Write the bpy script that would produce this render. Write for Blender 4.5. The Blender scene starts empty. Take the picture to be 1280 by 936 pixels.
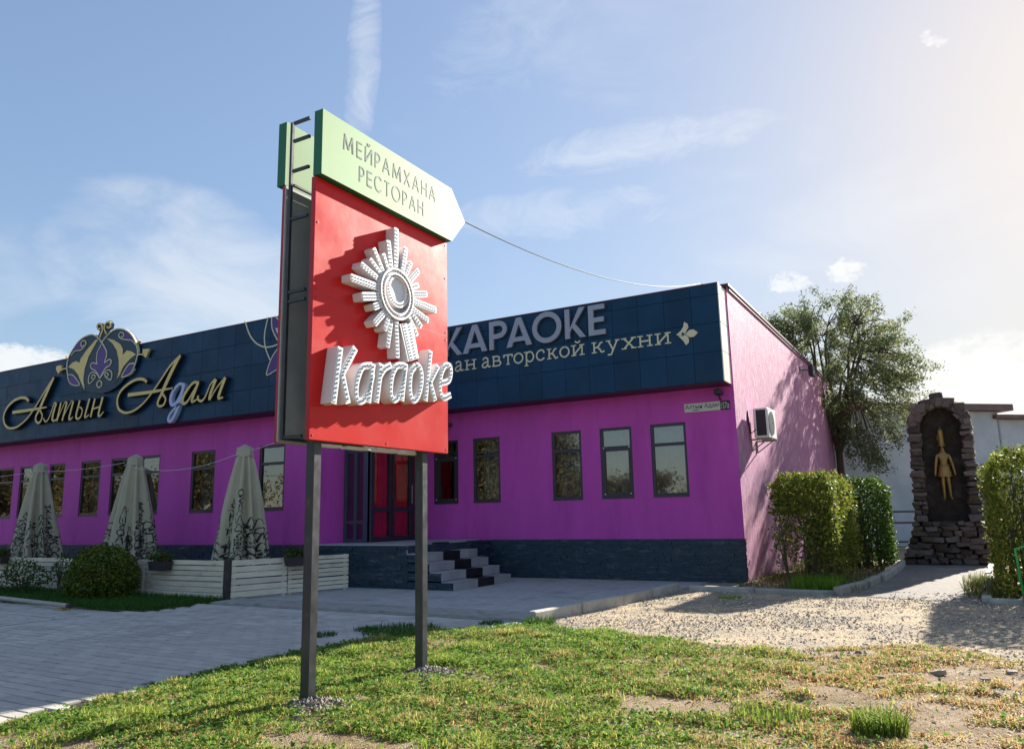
import bpy, bmesh, math, random
import numpy as np
from mathutils import Matrix, Vector

random.seed(7)
RNG = np.random.default_rng(11)
scene = bpy.context.scene
COL = scene.collection

# ------------------------------------------------------------------ camera
cam_data = bpy.data.cameras.new('camera')
cam = bpy.data.objects.new('camera', cam_data)
COL.objects.link(cam)
cam_data.sensor_fit = 'HORIZONTAL'
cam_data.sensor_width = 36.0
cam_data.lens = 36.0 * 958.0 / 1280.0
cam_data.clip_end = 3000.0
cam_data.clip_start = 0.05
RIGHT = Vector((0.8672, 0.4976, -0.0209)); DOWN = Vector((-0.1078, 0.1460, -0.9834)); FWD = Vector((-0.4863, 0.8551, 0.1803))
FWD.normalize(); RIGHT = (RIGHT - FWD * RIGHT.dot(FWD)).normalized(); UP = RIGHT.cross(FWD).normalized()
cam.matrix_world = Matrix(((RIGHT.x, UP.x, -FWD.x, 0.0), (RIGHT.y, UP.y, -FWD.y, 0.0), (RIGHT.z, UP.z, -FWD.z, 1.45), (0, 0, 0, 1)))
scene.camera = cam

# ------------------------------------------------------------------ sky and sun
SUN = Vector((0.226, 1.0, 0.49)).normalized()
SUN_EL = math.asin(SUN.z)
SUN_AZ = math.atan2(SUN.x, SUN.y)            # clockwise from +Y
world = bpy.data.worlds.new('World'); scene.world = world
world.use_nodes = True
wn, wl = world.node_tree.nodes, world.node_tree.links
wn.clear()
world.cycles.sampling_method = 'MANUAL'; world.cycles.sample_map_resolution = 256
w_out = wn.new('ShaderNodeOutputWorld'); w_bg = wn.new('ShaderNodeBackground')
w_bg.inputs['Strength'].default_value = 0.106
sky = wn.new('ShaderNodeTexSky'); sky.sky_type = 'NISHITA'; sky.sun_disc = False
sky.sun_elevation = SUN_EL; sky.sun_rotation = SUN_AZ
sky.altitude = 300.0; sky.air_density = 1.0; sky.dust_density = 0.9; sky.ozone_density = 1.5


def wmath(op, a, b=None, c=None):
    n = wn.new('ShaderNodeMath'); n.operation = op
    for i, v in enumerate((a, b, c)):
        if v is None: continue
        if isinstance(v, (int, float)): n.inputs[i].default_value = v
        else: wl.new(v, n.inputs[i])
    return n.outputs[0]


wtc = wn.new('ShaderNodeTexCoord')
DIR = wtc.outputs['Generated']


def wdot(vec):
    n = wn.new('ShaderNodeVectorMath'); n.operation = 'DOT_PRODUCT'
    wl.new(DIR, n.inputs[0]); n.inputs[1].default_value = vec
    return n.outputs['Value']


def wnoise(scale, detail, rough, stretch, dist=0.0):
    m = wn.new('ShaderNodeMapping'); wl.new(DIR, m.inputs['Vector'])
    m.inputs['Scale'].default_value = stretch
    n = wn.new('ShaderNodeTexNoise'); wl.new(m.outputs[0], n.inputs['Vector'])
    n.inputs['Scale'].default_value = scale; n.inputs['Detail'].default_value = detail
    n.inputs['Roughness'].default_value = rough; n.inputs['Distortion'].default_value = dist
    return n.outputs['Fac']


def wsmooth(v, lo, hi):
    n = wn.new('ShaderNodeMapRange'); n.interpolation_type = 'SMOOTHSTEP'
    wl.new(v, n.inputs['Value']); n.inputs['From Min'].default_value = lo; n.inputs['From Max'].default_value = hi
    return n.outputs['Result']


def cloud_patch(centre, ra, rb, tilt, noise, lo, hi, amount):
    """one cloud standing in a direction of the sky; ra/rb are its half angles (tangents)"""
    c = Vector(centre).normalized()
    u = Vector((0, 0, 1)).cross(c).normalized(); v = c.cross(u)
    u2 = u * math.cos(tilt) + v * math.sin(tilt); v2 = -u * math.sin(tilt) + v * math.cos(tilt)
    a = wmath('DIVIDE', wdot(u2), ra); b = wmath('DIVIDE', wdot(v2), rb)
    e = wmath('SUBTRACT', 1.0, wmath('ADD', wmath('MULTIPLY', a, a), wmath('MULTIPLY', b, b)))
    e = wmath('MULTIPLY', wmath('MAXIMUM', e, 0.0), wmath('GREATER_THAN', wdot(c), 0.0))
    s = wmath('ADD', wmath('MULTIPLY', wmath('SQRT', e), 0.55), wmath('SUBTRACT', noise, 0.5))
    return wmath('MULTIPLY', wmath('MULTIPLY', wsmooth(s, lo, hi), wsmooth(e, 0.0, 0.35)), amount)


n_wisp = wnoise(5.0, 5.0, 0.62, (1.0, 1.0, 2.6), 0.6)
n_puff = wnoise(30.0, 6.0, 0.68, (1.0, 1.0, 1.6), 0.2)
n_fine = wnoise(13.0, 5.0, 0.66, (1.0, 1.0, 2.0), 0.9)
n_big = wnoise(2.1, 3.0, 0.55, (1.0, 1.0, 2.2), 0.3)
patches = [
    cloud_patch((-0.56, 0.64, 0.53), 0.024, 0.14, 0.05, n_fine, 0.12, 0.85, 0.42),
    cloud_patch((-0.29, 0.85, 0.45), 0.19, 0.035, -0.07, n_fine, 0.15, 0.85, 0.42),
    cloud_patch((-0.40, 0.84, 0.38), 0.17, 0.04, -0.03, n_fine, 0.15, 0.75, 0.28),
    cloud_patch((-0.76, 0.58, 0.27), 0.20, 0.13, 0.35, n_wisp, 0.08, 0.75, 0.5),
    cloud_patch((-0.66, 0.72, 0.27), 0.16, 0.10, 0.3, n_fine, 0.12, 0.8, 0.42),
    cloud_patch((-0.90, 0.40, 0.155), 0.16, 0.045, -0.1, n_puff, 0.15, 0.45, 0.75),
    cloud_patch((0.09, 0.99, 0.125), 0.16, 0.072, 0.10, n_puff, 0.12, 0.5, 0.8),
    cloud_patch((0.30, 0.94, 0.13), 0.25, 0.08, 0.0, n_puff, 0.15, 0.5, 0.8),
    cloud_patch((0.03, 0.87, 0.49), 0.022, 0.014, 0.5, n_puff, 0.42, 0.62, 0.7),
    cloud_patch((-0.085, 0.96, 0.272), 0.034, 0.028, 0.4, n_puff, 0.40, 0.62, 0.7),
    cloud_patch((-0.15, 0.95, 0.27), 0.04, 0.02, 0.1, n_puff, 0.40, 0.62, 0.65),
    cloud_patch((-0.37, 0.75, 0.60), 0.22, 0.08, -0.6, n_fine, 0.2, 0.9, 0.22),
]
cov = wmath('ADD', 0.03, wmath('MULTIPLY', wsmooth(wmath('ADD', n_big, wmath('MULTIPLY', wmath('SUBTRACT', n_wisp, 0.5), 0.6)), 0.5, 0.85), 0.22))   # thin high veil everywhere
for p_ in patches:
    cov = wmath('MAXIMUM', cov, p_)
w_mix = wn.new('ShaderNodeMix'); w_mix.data_type = 'RGBA'
# the same soft highlight roll-off for the sky in every direction
w_bw = wn.new('ShaderNodeRGBToBW'); wl.new(sky.outputs[0], w_bw.inputs[0])
roll = wmath('DIVIDE', 1.03, wmath('ADD', 1.0, wmath('DIVIDE', w_bw.outputs[0], 3.6)))
w_sc = wn.new('ShaderNodeVectorMath'); w_sc.operation = 'SCALE'; wl.new(sky.outputs[0], w_sc.inputs[0]); wl.new(roll, w_sc.inputs['Scale'])
wl.new(cov, w_mix.inputs[0]); wl.new(w_sc.outputs[0], w_mix.inputs[6])
w_mix.inputs[7].default_value = (3.6, 3.58, 3.5, 1.0)
wl.new(w_mix.outputs[2], w_bg.inputs['Color']); wl.new(w_bg.outputs[0], w_out.inputs['Surface'])

sun_data = bpy.data.lights.new('sun', 'SUN'); sun_data.energy = 5.0; sun_data.angle = math.radians(0.6)
sun_data.color = (1.0, 0.93, 0.82)
sun = bpy.data.objects.new('sun', sun_data); COL.objects.link(sun)
sun.rotation_euler = SUN.to_track_quat('Z', 'Y').to_euler()
sun.location = (10, 30, 25)

scene.view_settings.view_transform = 'Standard'; scene.view_settings.look = 'None'
scene.view_settings.gamma = 1.0; scene.view_settings.use_curve_mapping = False
scene.view_settings.exposure = 1.5
scene.cycles.max_bounces = 5; scene.cycles.diffuse_bounces = 2; scene.cycles.glossy_bounces = 2
scene.cycles.transparent_max_bounces = 6
scene.cycles.use_denoising = True

# ------------------------------------------------------------------ materials
MATS = {}


def nd(nt, t, **k):
    n = nt.nodes.new(t)
    for a, b in k.items(): setattr(n, a, b)
    return n


def mat(name, col, rough=0.6, spec=0.5, metal=0.0, var=0.0, vscale=3.0, col2=None, mscale=1.0, mlo=0.4, mhi=0.62,
        bump=0.0, bscale=40.0, bdetail=4.0, stretch=(1, 1, 1), coat=0.0, coat_rough=0.1, rnd=0.0, rough_var=0.0, bdist=0.01, attr=None, trans=0.0):
    """procedural principled material: base colour, second colour by noise, value noise, bump, per-object variation"""
    m = bpy.data.materials.new(name); m.use_nodes = True; MATS[name] = m
    nt = m.node_tree; nt.nodes.clear(); L = nt.links.new
    out = nd(nt, 'ShaderNodeOutputMaterial'); bs = nd(nt, 'ShaderNodeBsdfPrincipled')
    bs.inputs['Roughness'].default_value = rough; bs.inputs['Metallic'].default_value = metal
    bs.inputs['Specular IOR Level'].default_value = spec
    bs.inputs['Coat Weight'].default_value = coat; bs.inputs['Coat Roughness'].default_value = coat_rough
    tc = nd(nt, 'ShaderNodeTexCoord'); mp = nd(nt, 'ShaderNodeMapping')
    L(tc.outputs['Object'], mp.inputs['Vector']); mp.inputs['Scale'].default_value = stretch
    V = mp.outputs[0]

    def noise(scale, detail=5.0, r=0.55):
        n = nd(nt, 'ShaderNodeTexNoise'); L(V, n.inputs['Vector'])
        n.inputs['Scale'].default_value = scale; n.inputs['Detail'].default_value = detail; n.inputs['Roughness'].default_value = r
        return n.outputs['Fac']
    if attr:
        a = nd(nt, 'ShaderNodeAttribute'); a.attribute_name = attr; C = a.outputs['Color']
    else:
        rgb = nd(nt, 'ShaderNodeRGB'); rgb.outputs[0].default_value = (*col, 1); C = rgb.outputs[0]
    if col2 is not None:
        mr = nd(nt, 'ShaderNodeMapRange'); mr.interpolation_type = 'SMOOTHSTEP'
        L(noise(mscale, 8.0, 0.62), mr.inputs['Value']); mr.inputs['From Min'].default_value = mlo; mr.inputs['From Max'].default_value = mhi
        mx = nd(nt, 'ShaderNodeMix', data_type='RGBA'); L(mr.outputs[0], mx.inputs[0]); L(C, mx.inputs[6]); mx.inputs[7].default_value = (*col2, 1)
        C = mx.outputs[2]
    if var > 0 or rnd > 0:
        hs = nd(nt, 'ShaderNodeHueSaturation'); L(C, hs.inputs['Color'])
        val = None
        if var > 0:
            mr = nd(nt, 'ShaderNodeMapRange'); L(noise(vscale, 6.0, 0.6), mr.inputs['Value'])
            mr.inputs['From Min'].default_value = 0.25; mr.inputs['From Max'].default_value = 0.75
            mr.inputs['To Min'].default_value = 1 - var; mr.inputs['To Max'].default_value = 1 + var
            val = mr.outputs[0]
        if rnd > 0:
            oi = nd(nt, 'ShaderNodeObjectInfo'); mr2 = nd(nt, 'ShaderNodeMapRange'); L(oi.outputs['Random'], mr2.inputs['Value'])
            mr2.inputs['To Min'].default_value = 1 - rnd; mr2.inputs['To Max'].default_value = 1 + rnd
            if val is None: val = mr2.outputs[0]
            else:
                mm = nd(nt, 'ShaderNodeMath', operation='MULTIPLY'); L(val, mm.inputs[0]); L(mr2.outputs[0], mm.inputs[1]); val = mm.outputs[0]
        L(val, hs.inputs['Value']); C = hs.outputs[0]
    L(C, bs.inputs['Base Color'])
    if rough_var > 0:
        mr = nd(nt, 'ShaderNodeMapRange'); L(noise(vscale * 1.7, 6.0), mr.inputs['Value'])
        mr.inputs['From Min'].default_value = 0.3; mr.inputs['From Max'].default_value = 0.7
        mr.inputs['To Min'].default_value = max(0.02, rough - rough_var); mr.inputs['To Max'].default_value = min(1, rough + rough_var)
        L(mr.outputs[0], bs.inputs['Roughness'])
    if bump > 0:
        b = nd(nt, 'ShaderNodeBump'); b.inputs['Strength'].default_value = bump; b.inputs['Distance'].default_value = bdist
        L(noise(bscale, bdetail, 0.6), b.inputs['Height']); L(b.outputs[0], bs.inputs['Normal'])
    sh = bs.outputs[0]
    if trans > 0:
        tr = nd(nt, 'ShaderNodeBsdfTranslucent'); L(C, tr.inputs['Color'])
        ms = nd(nt, 'ShaderNodeMixShader'); ms.inputs[0].default_value = trans; L(sh, ms.inputs[1]); L(tr.outputs[0], ms.inputs[2]); sh = ms.outputs[0]
    L(sh, out.inputs['Surface'])
    return m


PURPLE = (0.52, 0.066, 0.41)
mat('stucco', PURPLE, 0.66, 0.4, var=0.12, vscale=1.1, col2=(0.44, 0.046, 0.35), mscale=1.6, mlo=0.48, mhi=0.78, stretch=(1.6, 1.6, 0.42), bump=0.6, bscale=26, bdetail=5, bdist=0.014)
mat('stucco_ribbed_sunlit', (0.38, 0.14, 0.28), 0.7, 0.3, var=0.16, vscale=1.2, col2=(0.60, 0.38, 0.46), mscale=9, mlo=0.42, mhi=0.72, bump=0.9, bscale=11, bdetail=7, stretch=(2.2, 2.2, 0.34), bdist=0.035)  # same purple paint, paler: sunlight and sun-bleaching are put into the colour
mat('soffit', (0.10, 0.015, 0.07), 0.7, var=0.2, vscale=2)
mat('flashing', (0.09, 0.015, 0.05), 0.5, 0.4, var=0.25, vscale=4)
mat('fascia_tile', (0.002, 0.036, 0.088), 0.40, 0.22, var=0.25, vscale=1.6, rnd=0.14, rough_var=0.10, bump=0.05, bscale=5, bdist=0.02)
mat('fascia_back', (0.006, 0.008, 0.014), 0.8)
mat('white_tile', (0.72, 0.70, 0.62), 0.35, 0.5, var=0.06, rnd=0.05)
mat('slate', (0.012, 0.032, 0.056), 0.55, 0.5, var=0.55, vscale=5, stretch=(1, 1, 5), col2=(0.075, 0.095, 0.115), mscale=2.6, mlo=0.5, mhi=0.72, bump=0.4, bscale=30)
mat('frame_dark', (0.030, 0.026, 0.034), 0.4, 0.5, var=0.15)
mat('frame_blue', (0.055, 0.065, 0.10), 0.35, 0.5, var=0.15)
mat('curtain', (0.48, 0.50, 0.52), 0.9, 0.1, var=0.15, vscale=4, trans=0.25)
mat('curtain_red', (0.70, 0.006, 0.024), 0.8, 0.2, var=0.3, vscale=3)
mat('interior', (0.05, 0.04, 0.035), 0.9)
mat('roof_felt', (0.05, 0.05, 0.055), 0.9, var=0.3)
mat('gold', (0.62, 0.47, 0.16), 0.34, 0.6, metal=0.25, var=0.10, rnd=0.05)
mat('letter_side', (0.018, 0.016, 0.02), 0.5)
mat('pale_blue', (0.42, 0.50, 0.72), 0.45, 0.4)
mat('grey_letter', (0.30, 0.33, 0.42), 0.4, 0.5, var=0.05)
mat('grey_letter_side', (0.13, 0.13, 0.16), 0.5)
mat('cream', (0.62, 0.60, 0.42), 0.5, 0.4)
mat('violet', (0.065, 0.018, 0.20), 0.45, 0.5)
mat('navy_plate', (0.002, 0.026, 0.06), 0.4, 0.35)
mat('sign_red', (0.54, 0.011, 0.010), 0.34, 0.18, var=0.05, vscale=1.5, coat=0.05, coat_rough=0.08, rough_var=0.06, bump=0.06, bscale=1.8, bdist=0.05)
mat('sign_red_edge', (0.30, 0.010, 0.025), 0.45, 0.5)
mat('sign_green', (0.30, 0.46, 0.25), 0.58, 0.2, var=0.03)
mat('sign_green_edge', (0.006, 0.12, 0.055), 0.5)
mat('sign_back', (0.34, 0.37, 0.38), 0.55, 0.5, var=0.25, vscale=2.5, col2=(0.09, 0.06, 0.035), mscale=5, mlo=0.68, mhi=0.85)
mat('sign_lettering', (0.19, 0.22, 0.225), 0.6, 0.2)
mat('steel_black', (0.034, 0.038, 0.046), 0.44, 0.6, metal=0.3, var=0.35, vscale=6, col2=(0.11, 0.10, 0.09), mscale=9, mlo=0.60, mhi=0.85, rough_var=0.1)
mat('led_white', (0.74, 0.74, 0.76), 0.4, 0.5, var=0.04)
mat('led_side', (0.70, 0.66, 0.66), 0.5, 0.4, var=0.06)
mat('led_face', (0.50, 0.57, 0.64), 0.4, 0.5)
mat('led_bulb', (0.05, 0.07, 0.09), 0.25, 0.6)
mat('mirror_grey', (0.62, 0.66, 0.74), 0.3, 0.5)
mat('fence_white', (0.68, 0.62, 0.48), 0.65, 0.3, var=0.16, vscale=5, rnd=0.10, col2=(0.33, 0.29, 0.22), mscale=4, mlo=0.56, mhi=0.8, stretch=(0.6, 0.6, 3), bump=0.2, bscale=20)
mat('fence_post', (0.05, 0.045, 0.04), 0.8, var=0.4, vscale=8)
mat('terracotta_box', (0.035, 0.028, 0.03), 0.7, var=0.3)
mat('concrete', (0.42, 0.41, 0.38), 0.85, 0.3, var=0.22, vscale=5, bump=0.35, bscale=45, col2=(0.29, 0.28, 0.265), mscale=1.3, mlo=0.5, mhi=0.72)
mat('kerb_concrete', (0.38, 0.36, 0.32), 0.85, 0.3, var=0.22, vscale=6, bump=0.5, bscale=30, rnd=0.12, col2=(0.20, 0.19, 0.17), mscale=2.5, mlo=0.5, mhi=0.75)
mat('paver', (0.48, 0.45, 0.40), 0.85, 0.3, var=0.26, vscale=3.5, rnd=0.10, bump=0.3, bscale=60, col2=(0.37, 0.345, 0.31), mscale=0.9, mlo=0.42, mhi=0.7)
mat('paver_joint', (0.055, 0.05, 0.042), 0.95, 0.1, var=0.3, vscale=8, col2=(0.09, 0.10, 0.04), mscale=2.5, mlo=0.55, mhi=0.75)
mat('asphalt', (0.20, 0.18, 0.165), 0.9, 0.3, var=0.30, vscale=9, bump=0.6, bscale=90, col2=(0.30, 0.26, 0.20), mscale=1.5, mlo=0.5, mhi=0.75)
mat('white_tile_step', (0.33, 0.32, 0.33), 0.6, 0.4, var=0.10, rnd=0.12)
mat('black_tile_step', (0.012, 0.012, 0.014), 0.45, 0.4, rnd=0.2)
mat('marking', (0.60, 0.60, 0.58), 0.7, 0.3, col2=(0.30, 0.28, 0.26), mscale=7, mlo=0.5, mhi=0.7)
mat('wall_white', (0.50, 0.53, 0.57), 0.85, 0.3, var=0.08, vscale=1.2, col2=(0.42, 0.46, 0.50), mscale=0.8, bump=0.15, bscale=12)
mat('eave_brown', (0.16, 0.105, 0.10), 0.75, var=0.3, vscale=4)
mat('plaster_dark', (0.040, 0.030, 0.026), 0.95, 0.2, var=0.5, vscale=7, col2=(0.10, 0.085, 0.07), mscale=3, mlo=0.55, mhi=0.8, bump=0.9, bscale=14, bdist=0.03)
mat('mortar', (0.05, 0.042, 0.038), 0.95, 0.2, var=0.3)
mat('field_stone', (0.125, 0.098, 0.088), 0.85, 0.3, var=0.40, vscale=7, rnd=0.45, bump=0.7, bscale=18, bdist=0.02)
mat('statue_gold', (0.29, 0.18, 0.05), 0.42, 0.6, metal=0.35, var=0.25, vscale=9, bump=0.3, bscale=40)
mat('ac_white', (0.74, 0.74, 0.70), 0.45, 0.4, var=0.05)
mat('ac_dark', (0.012, 0.014, 0.022), 0.5)
mat('ac_grey', (0.28, 0.29, 0.31), 0.5)
mat('lamp_black', (0.012, 0.012, 0.014), 0.45)
mat('plate_white', (0.55, 0.54, 0.48), 0.5)
mat('print_black', (0.01, 0.01, 0.012), 0.5)
mat('bark', (0.10, 0.075, 0.055), 0.9, 0.2, var=0.35, vscale=12, bump=0.6, bscale=30, stretch=(1, 1, 0.3))
mat('leaf', (0.08, 0.12, 0.03), 0.6, 0.2, attr='Col', trans=0.48)
mat('hedge_leaf', (0.08, 0.12, 0.03), 0.6, 0.2, attr='Col', trans=0.38)
mat('grass_blade', (0.1, 0.2, 0.03), 0.6, 0.2, attr='Col', trans=0.45)
mat('pebble', (0.2, 0.2, 0.2), 0.8, 0.3, attr='Col', var=0.2, vscale=30)
mat('stone_grey', (0.34, 0.29, 0.23), 0.85, 0.3, var=0.25, vscale=12, rnd=0.3, bump=0.5, bscale=25)
mat('cable_black', (0.02, 0.02, 0.024), 0.6)
mat('cord_white', (0.55, 0.53, 0.55), 0.7)
mat('pipe_white', (0.40, 0.37, 0.33), 0.5, 0.4, var=0.2, vscale=5, col2=(0.25, 0.18, 0.12), mscale=5, mlo=0.62, mhi=0.8)
mat('pipe_yellow', (0.40, 0.24, 0.05), 0.6)
mat('green_paint', (0.05, 0.42, 0.10), 0.4, 0.5)
mat('metal_rail', (0.09, 0.09, 0.11), 0.5)


def ground_material(name, c1, c2, c3, s1, s2, peb, bumpd):
    m = bpy.data.materials.new(name); m.use_nodes = True; MATS[name] = m
    nt = m.node_tree; nt.nodes.clear(); L = nt.links.new
    out = nd(nt, 'ShaderNodeOutputMaterial'); bs = nd(nt, 'ShaderNodeBsdfPrincipled'); bs.inputs['Roughness'].default_value = 0.95
    bs.inputs['Specular IOR Level'].default_value = 0.2
    tc = nd(nt, 'ShaderNodeTexCoord'); V = tc.outputs['Object']

    def noise(s, d=8.0, r=0.62):
        n = nd(nt, 'ShaderNodeTexNoise'); L(V, n.inputs['Vector']); n.inputs['Scale'].default_value = s; n.inputs['Detail'].default_value = d; n.inputs['Roughness'].default_value = r
        return n.outputs['Fac']

    def ramp(v, lo, hi):
        n = nd(nt, 'ShaderNodeMapRange', interpolation_type='SMOOTHSTEP'); L(v, n.inputs['Value']); n.inputs['From Min'].default_value = lo; n.inputs['From Max'].default_value = hi
        return n.outputs[0]

    def mix(f, a, b):
        n = nd(nt, 'ShaderNodeMix', data_type='RGBA'); L(f, n.inputs[0])
        for i, x in ((6, a), (7, b)):
            if isinstance(x, tuple): n.inputs[i].default_value = (*x, 1)
            else: L(x, n.inputs[i])
        return n.outputs[2]
    C = mix(ramp(noise(s1), 0.42, 0.6), c1, c2)
    C = mix(ramp(noise(s2), 0.5, 0.68), C, c3)
    vo = nd(nt, 'ShaderNodeTexVoronoi'); L(V, vo.inputs['Vector']); vo.inputs['Scale'].default_value = peb
    hs = nd(nt, 'ShaderNodeHueSaturation'); L(C, hs.inputs['Color'])
    sp = nd(nt, 'ShaderNodeSeparateColor'); L(vo.outputs['Color'], sp.inputs[0])
    mr = nd(nt, 'ShaderNodeMapRange'); L(sp.outputs[0], mr.inputs['Value']); mr.inputs['To Min'].default_value = 0.70; mr.inputs['To Max'].default_value = 1.28
    L(mr.outputs[0], hs.inputs['Value'])
    L(hs.outputs[0], bs.inputs['Base Color'])
    b = nd(nt, 'ShaderNodeBump'); b.inputs['Strength'].default_value = 0.8; b.inputs['Distance'].default_value = bumpd
    ad = nd(nt, 'ShaderNodeMath', operation='ADD'); L(noise(s2 * 8), ad.inputs[0]); L(vo.outputs['Distance'], ad.inputs[1])
    L(ad.outputs[0], b.inputs['Height']); L(b.outputs[0], bs.inputs['Normal'])
    L(bs.outputs[0], out.inputs['Surface'])
    return m


ground_material('gravel_ground', (0.44, 0.345, 0.225), (0.32, 0.265, 0.195), (0.26, 0.22, 0.18), 0.9, 1.7, 38, 0.02)
ground_material('soil', (0.30, 0.22, 0.135), (0.21, 0.145, 0.08), (0.38, 0.30, 0.20), 1.6, 4.0, 110, 0.012)


def glass_material(name, tint, refl_rough=0.02, base=0.5):
    m = bpy.data.materials.new(name); m.use_nodes = True; MATS[name] = m
    nt = m.node_tree; nt.nodes.clear(); L = nt.links.new
    out = nd(nt, 'ShaderNodeOutputMaterial'); tr = nd(nt, 'ShaderNodeBsdfTransparent'); gl = nd(nt, 'ShaderNodeBsdfGlossy')
    tr.inputs['Color'].default_value = (*tint, 1); gl.inputs['Roughness'].default_value = refl_rough
    fr = nd(nt, 'ShaderNodeFresnel'); fr.inputs['IOR'].default_value = 1.5
    mr = nd(nt, 'ShaderNodeMapRange'); L(fr.outputs[0], mr.inputs['Value']); mr.inputs['To Min'].default_value = base; mr.inputs['To Max'].default_value = 1.0
    ms = nd(nt, 'ShaderNodeMixShader'); L(mr.outputs[0], ms.inputs[0]); L(tr.outputs[0], ms.inputs[1]); L(gl.outputs[0], ms.inputs[2])
    L(ms.outputs[0], out.inputs['Surface'])
    return m


glass_material('window_glass', (0.62, 0.65, 0.66), 0.01, 0.20)
glass_material('door_glass', (0.9, 0.9, 0.9), 0.01, 0.06)


mat('umbrella_cloth', (0.44, 0.41, 0.29), 0.85, 0.2, var=0.10, vscale=3, bump=0.15, bscale=30)
mat('umbrella_cap', (0.42, 0.40, 0.30), 0.85, 0.2, var=0.08)


# ------------------------------------------------------------------ mesh helpers
class MB:
    """collects vertices and faces for ONE mesh object"""
    def __init__(self): self.v = []; self.f = []; self.m = []

    def poly(self, pts, mi=0):
        i = len(self.v); self.v += [tuple(p) for p in pts]; self.f.append(tuple(range(i, i + len(pts)))); self.m.append(mi); return self

    def box(self, x0, x1, y0, y1, z0, z1, mi=0):
        i = len(self.v)
        self.v += [(x0, y0, z0), (x1, y0, z0), (x1, y1, z0), (x0, y1, z0), (x0, y0, z1), (x1, y0, z1), (x1, y1, z1), (x0, y1, z1)]
        for f in ((0, 3, 2, 1), (4, 5, 6, 7), (0, 1, 5, 4), (1, 2, 6, 5), (2, 3, 7, 6), (3, 0, 4, 7)):
            self.f.append(tuple(i + k for k in f)); self.m.append(mi)
        return self

    def cham(self, lo, hi, c, mi=0, axis=None):
        """box with all edges chamfered by c"""
        bm = bmesh.new(); bmesh.ops.create_cube(bm, size=1.0)
        s = [hi[k] - lo[k] for k in range(3)]; ce = [(hi[k] + lo[k]) / 2 for k in range(3)]
        for v in bm.verts: v.co = Vector((v.co.x * s[0] + ce[0], v.co.y * s[1] + ce[1], v.co.z * s[2] + ce[2]))
        bmesh.ops.bevel(bm, geom=list(bm.edges), offset=c, segments=1, affect='EDGES')
        self.add_bm(bm, mi); bm.free(); return self

    def add_bm(self, bm, mi=0):
        i = len(self.v); bm.verts.index_update()
        self.v += [tuple(v.co) for v in bm.verts]
        for f in bm.faces: self.f.append(tuple(i + v.index for v in f.verts)); self.m.append(mi)

    def prism(self, pts, fn, d0, d1, mi=0, mi_side=None):
        """polygon pts=(u,v) extruded from depth d0 to d1 through fn(u,v,d)"""
        ms = mi if mi_side is None else mi_side
        i = len(self.v); n = len(pts)
        self.v += [tuple(fn(p[0], p[1], d0)) for p in pts] + [tuple(fn(p[0], p[1], d1)) for p in pts]
        self.f.append(tuple(i + n + k for k in range(n))); self.m.append(mi)
        self.f.append(tuple(i + k for k in reversed(range(n)))); self.m.append(ms)
        for k in range(n):
            self.f.append((i + k, i + (k + 1) % n, i + n + (k + 1) % n, i + n + k)); self.m.append(ms)
        return self

    def tube(self, path, rad, seg=8, mi=0, cap=True):
        """tube along a list of points; rad = number or list"""
        n = len(path); P = [Vector(p) for p in path]
        rr = rad if isinstance(rad, (list, tuple)) else [rad] * n
        i0 = len(self.v); t_prev = None
        for k in range(n):
            t = (P[min(k + 1, n - 1)] - P[max(k - 1, 0)]).normalized()
            if t_prev is None:
                a = Vector((0, 0, 1)) if abs(t.z) < 0.9 else Vector((1, 0, 0)); u = t.cross(a).normalized()
            else:
                u = (u - t * u.dot(t)).normalized()
            w = t.cross(u); t_prev = t
            for s in range(seg):
                an = 2 * math.pi * s / seg
                self.v.append(tuple(P[k] + (u * math.cos(an) + w * math.sin(an)) * rr[k]))
        for k in range(n - 1):
            for s in range(seg):
                a = i0 + k * seg + s; b = i0 + k * seg + (s + 1) % seg
                self.f.append((a, b, b + seg, a + seg)); self.m.append(mi)
        if cap:
            self.f.append(tuple(i0 + s for s in reversed(range(seg)))); self.m.append(mi)
            self.f.append(tuple(i0 + (n - 1) * seg + s for s in range(seg))); self.m.append(mi)
        return self

    def mesh(self, name, mats, smooth=False):
        me = bpy.data.meshes.new(name); me.from_pydata(self.v, [], self.f)
        for m in mats: me.materials.append(MATS[m])
        if len(mats) > 1: me.polygons.foreach_set('material_index', self.m)
        if smooth: me.polygons.foreach_set('use_smooth', [True] * len(self.f))
        me.update(); return me


def tag(o, label=None, cat=None, group=None, kind=None):
    if label: o['label'] = label
    if cat: o['category'] = cat
    if group: o['group'] = group
    if kind: o['kind'] = kind
    return o


def thing(name, loc, label, cat, group=None):
    o = bpy.data.objects.new(name, None); COL.objects.link(o); o.location = loc; o.empty_display_size = 0.2
    return tag(o, label, cat, group)


def part(name, mb, mats, parent=None, smooth=False, local=False):
    """parent Empty at loc: child sits at -loc so that mesh coordinates stay world coordinates; a mesh parent adds nothing"""
    mats = [mats] if isinstance(mats, str) else mats
    o = bpy.data.objects.new(name, mb.mesh(name, mats, smooth)); COL.objects.link(o)
    if parent is not None:
        o.parent = parent
        if parent.type == 'EMPTY' and not local: o.location = -parent.location
    return o


def struct(name, mb, mats, parent=None, smooth=False):
    o = part(name, mb, mats, parent, smooth)
    if parent is None: o['kind'] = 'structure'
    return o


def copy_tree(o, parent=None):
    c = o.copy(); COL.objects.link(c)
    if parent is not None: c.parent = parent
    for ch in list(o.children): copy_tree(ch, c)
    return c


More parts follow.
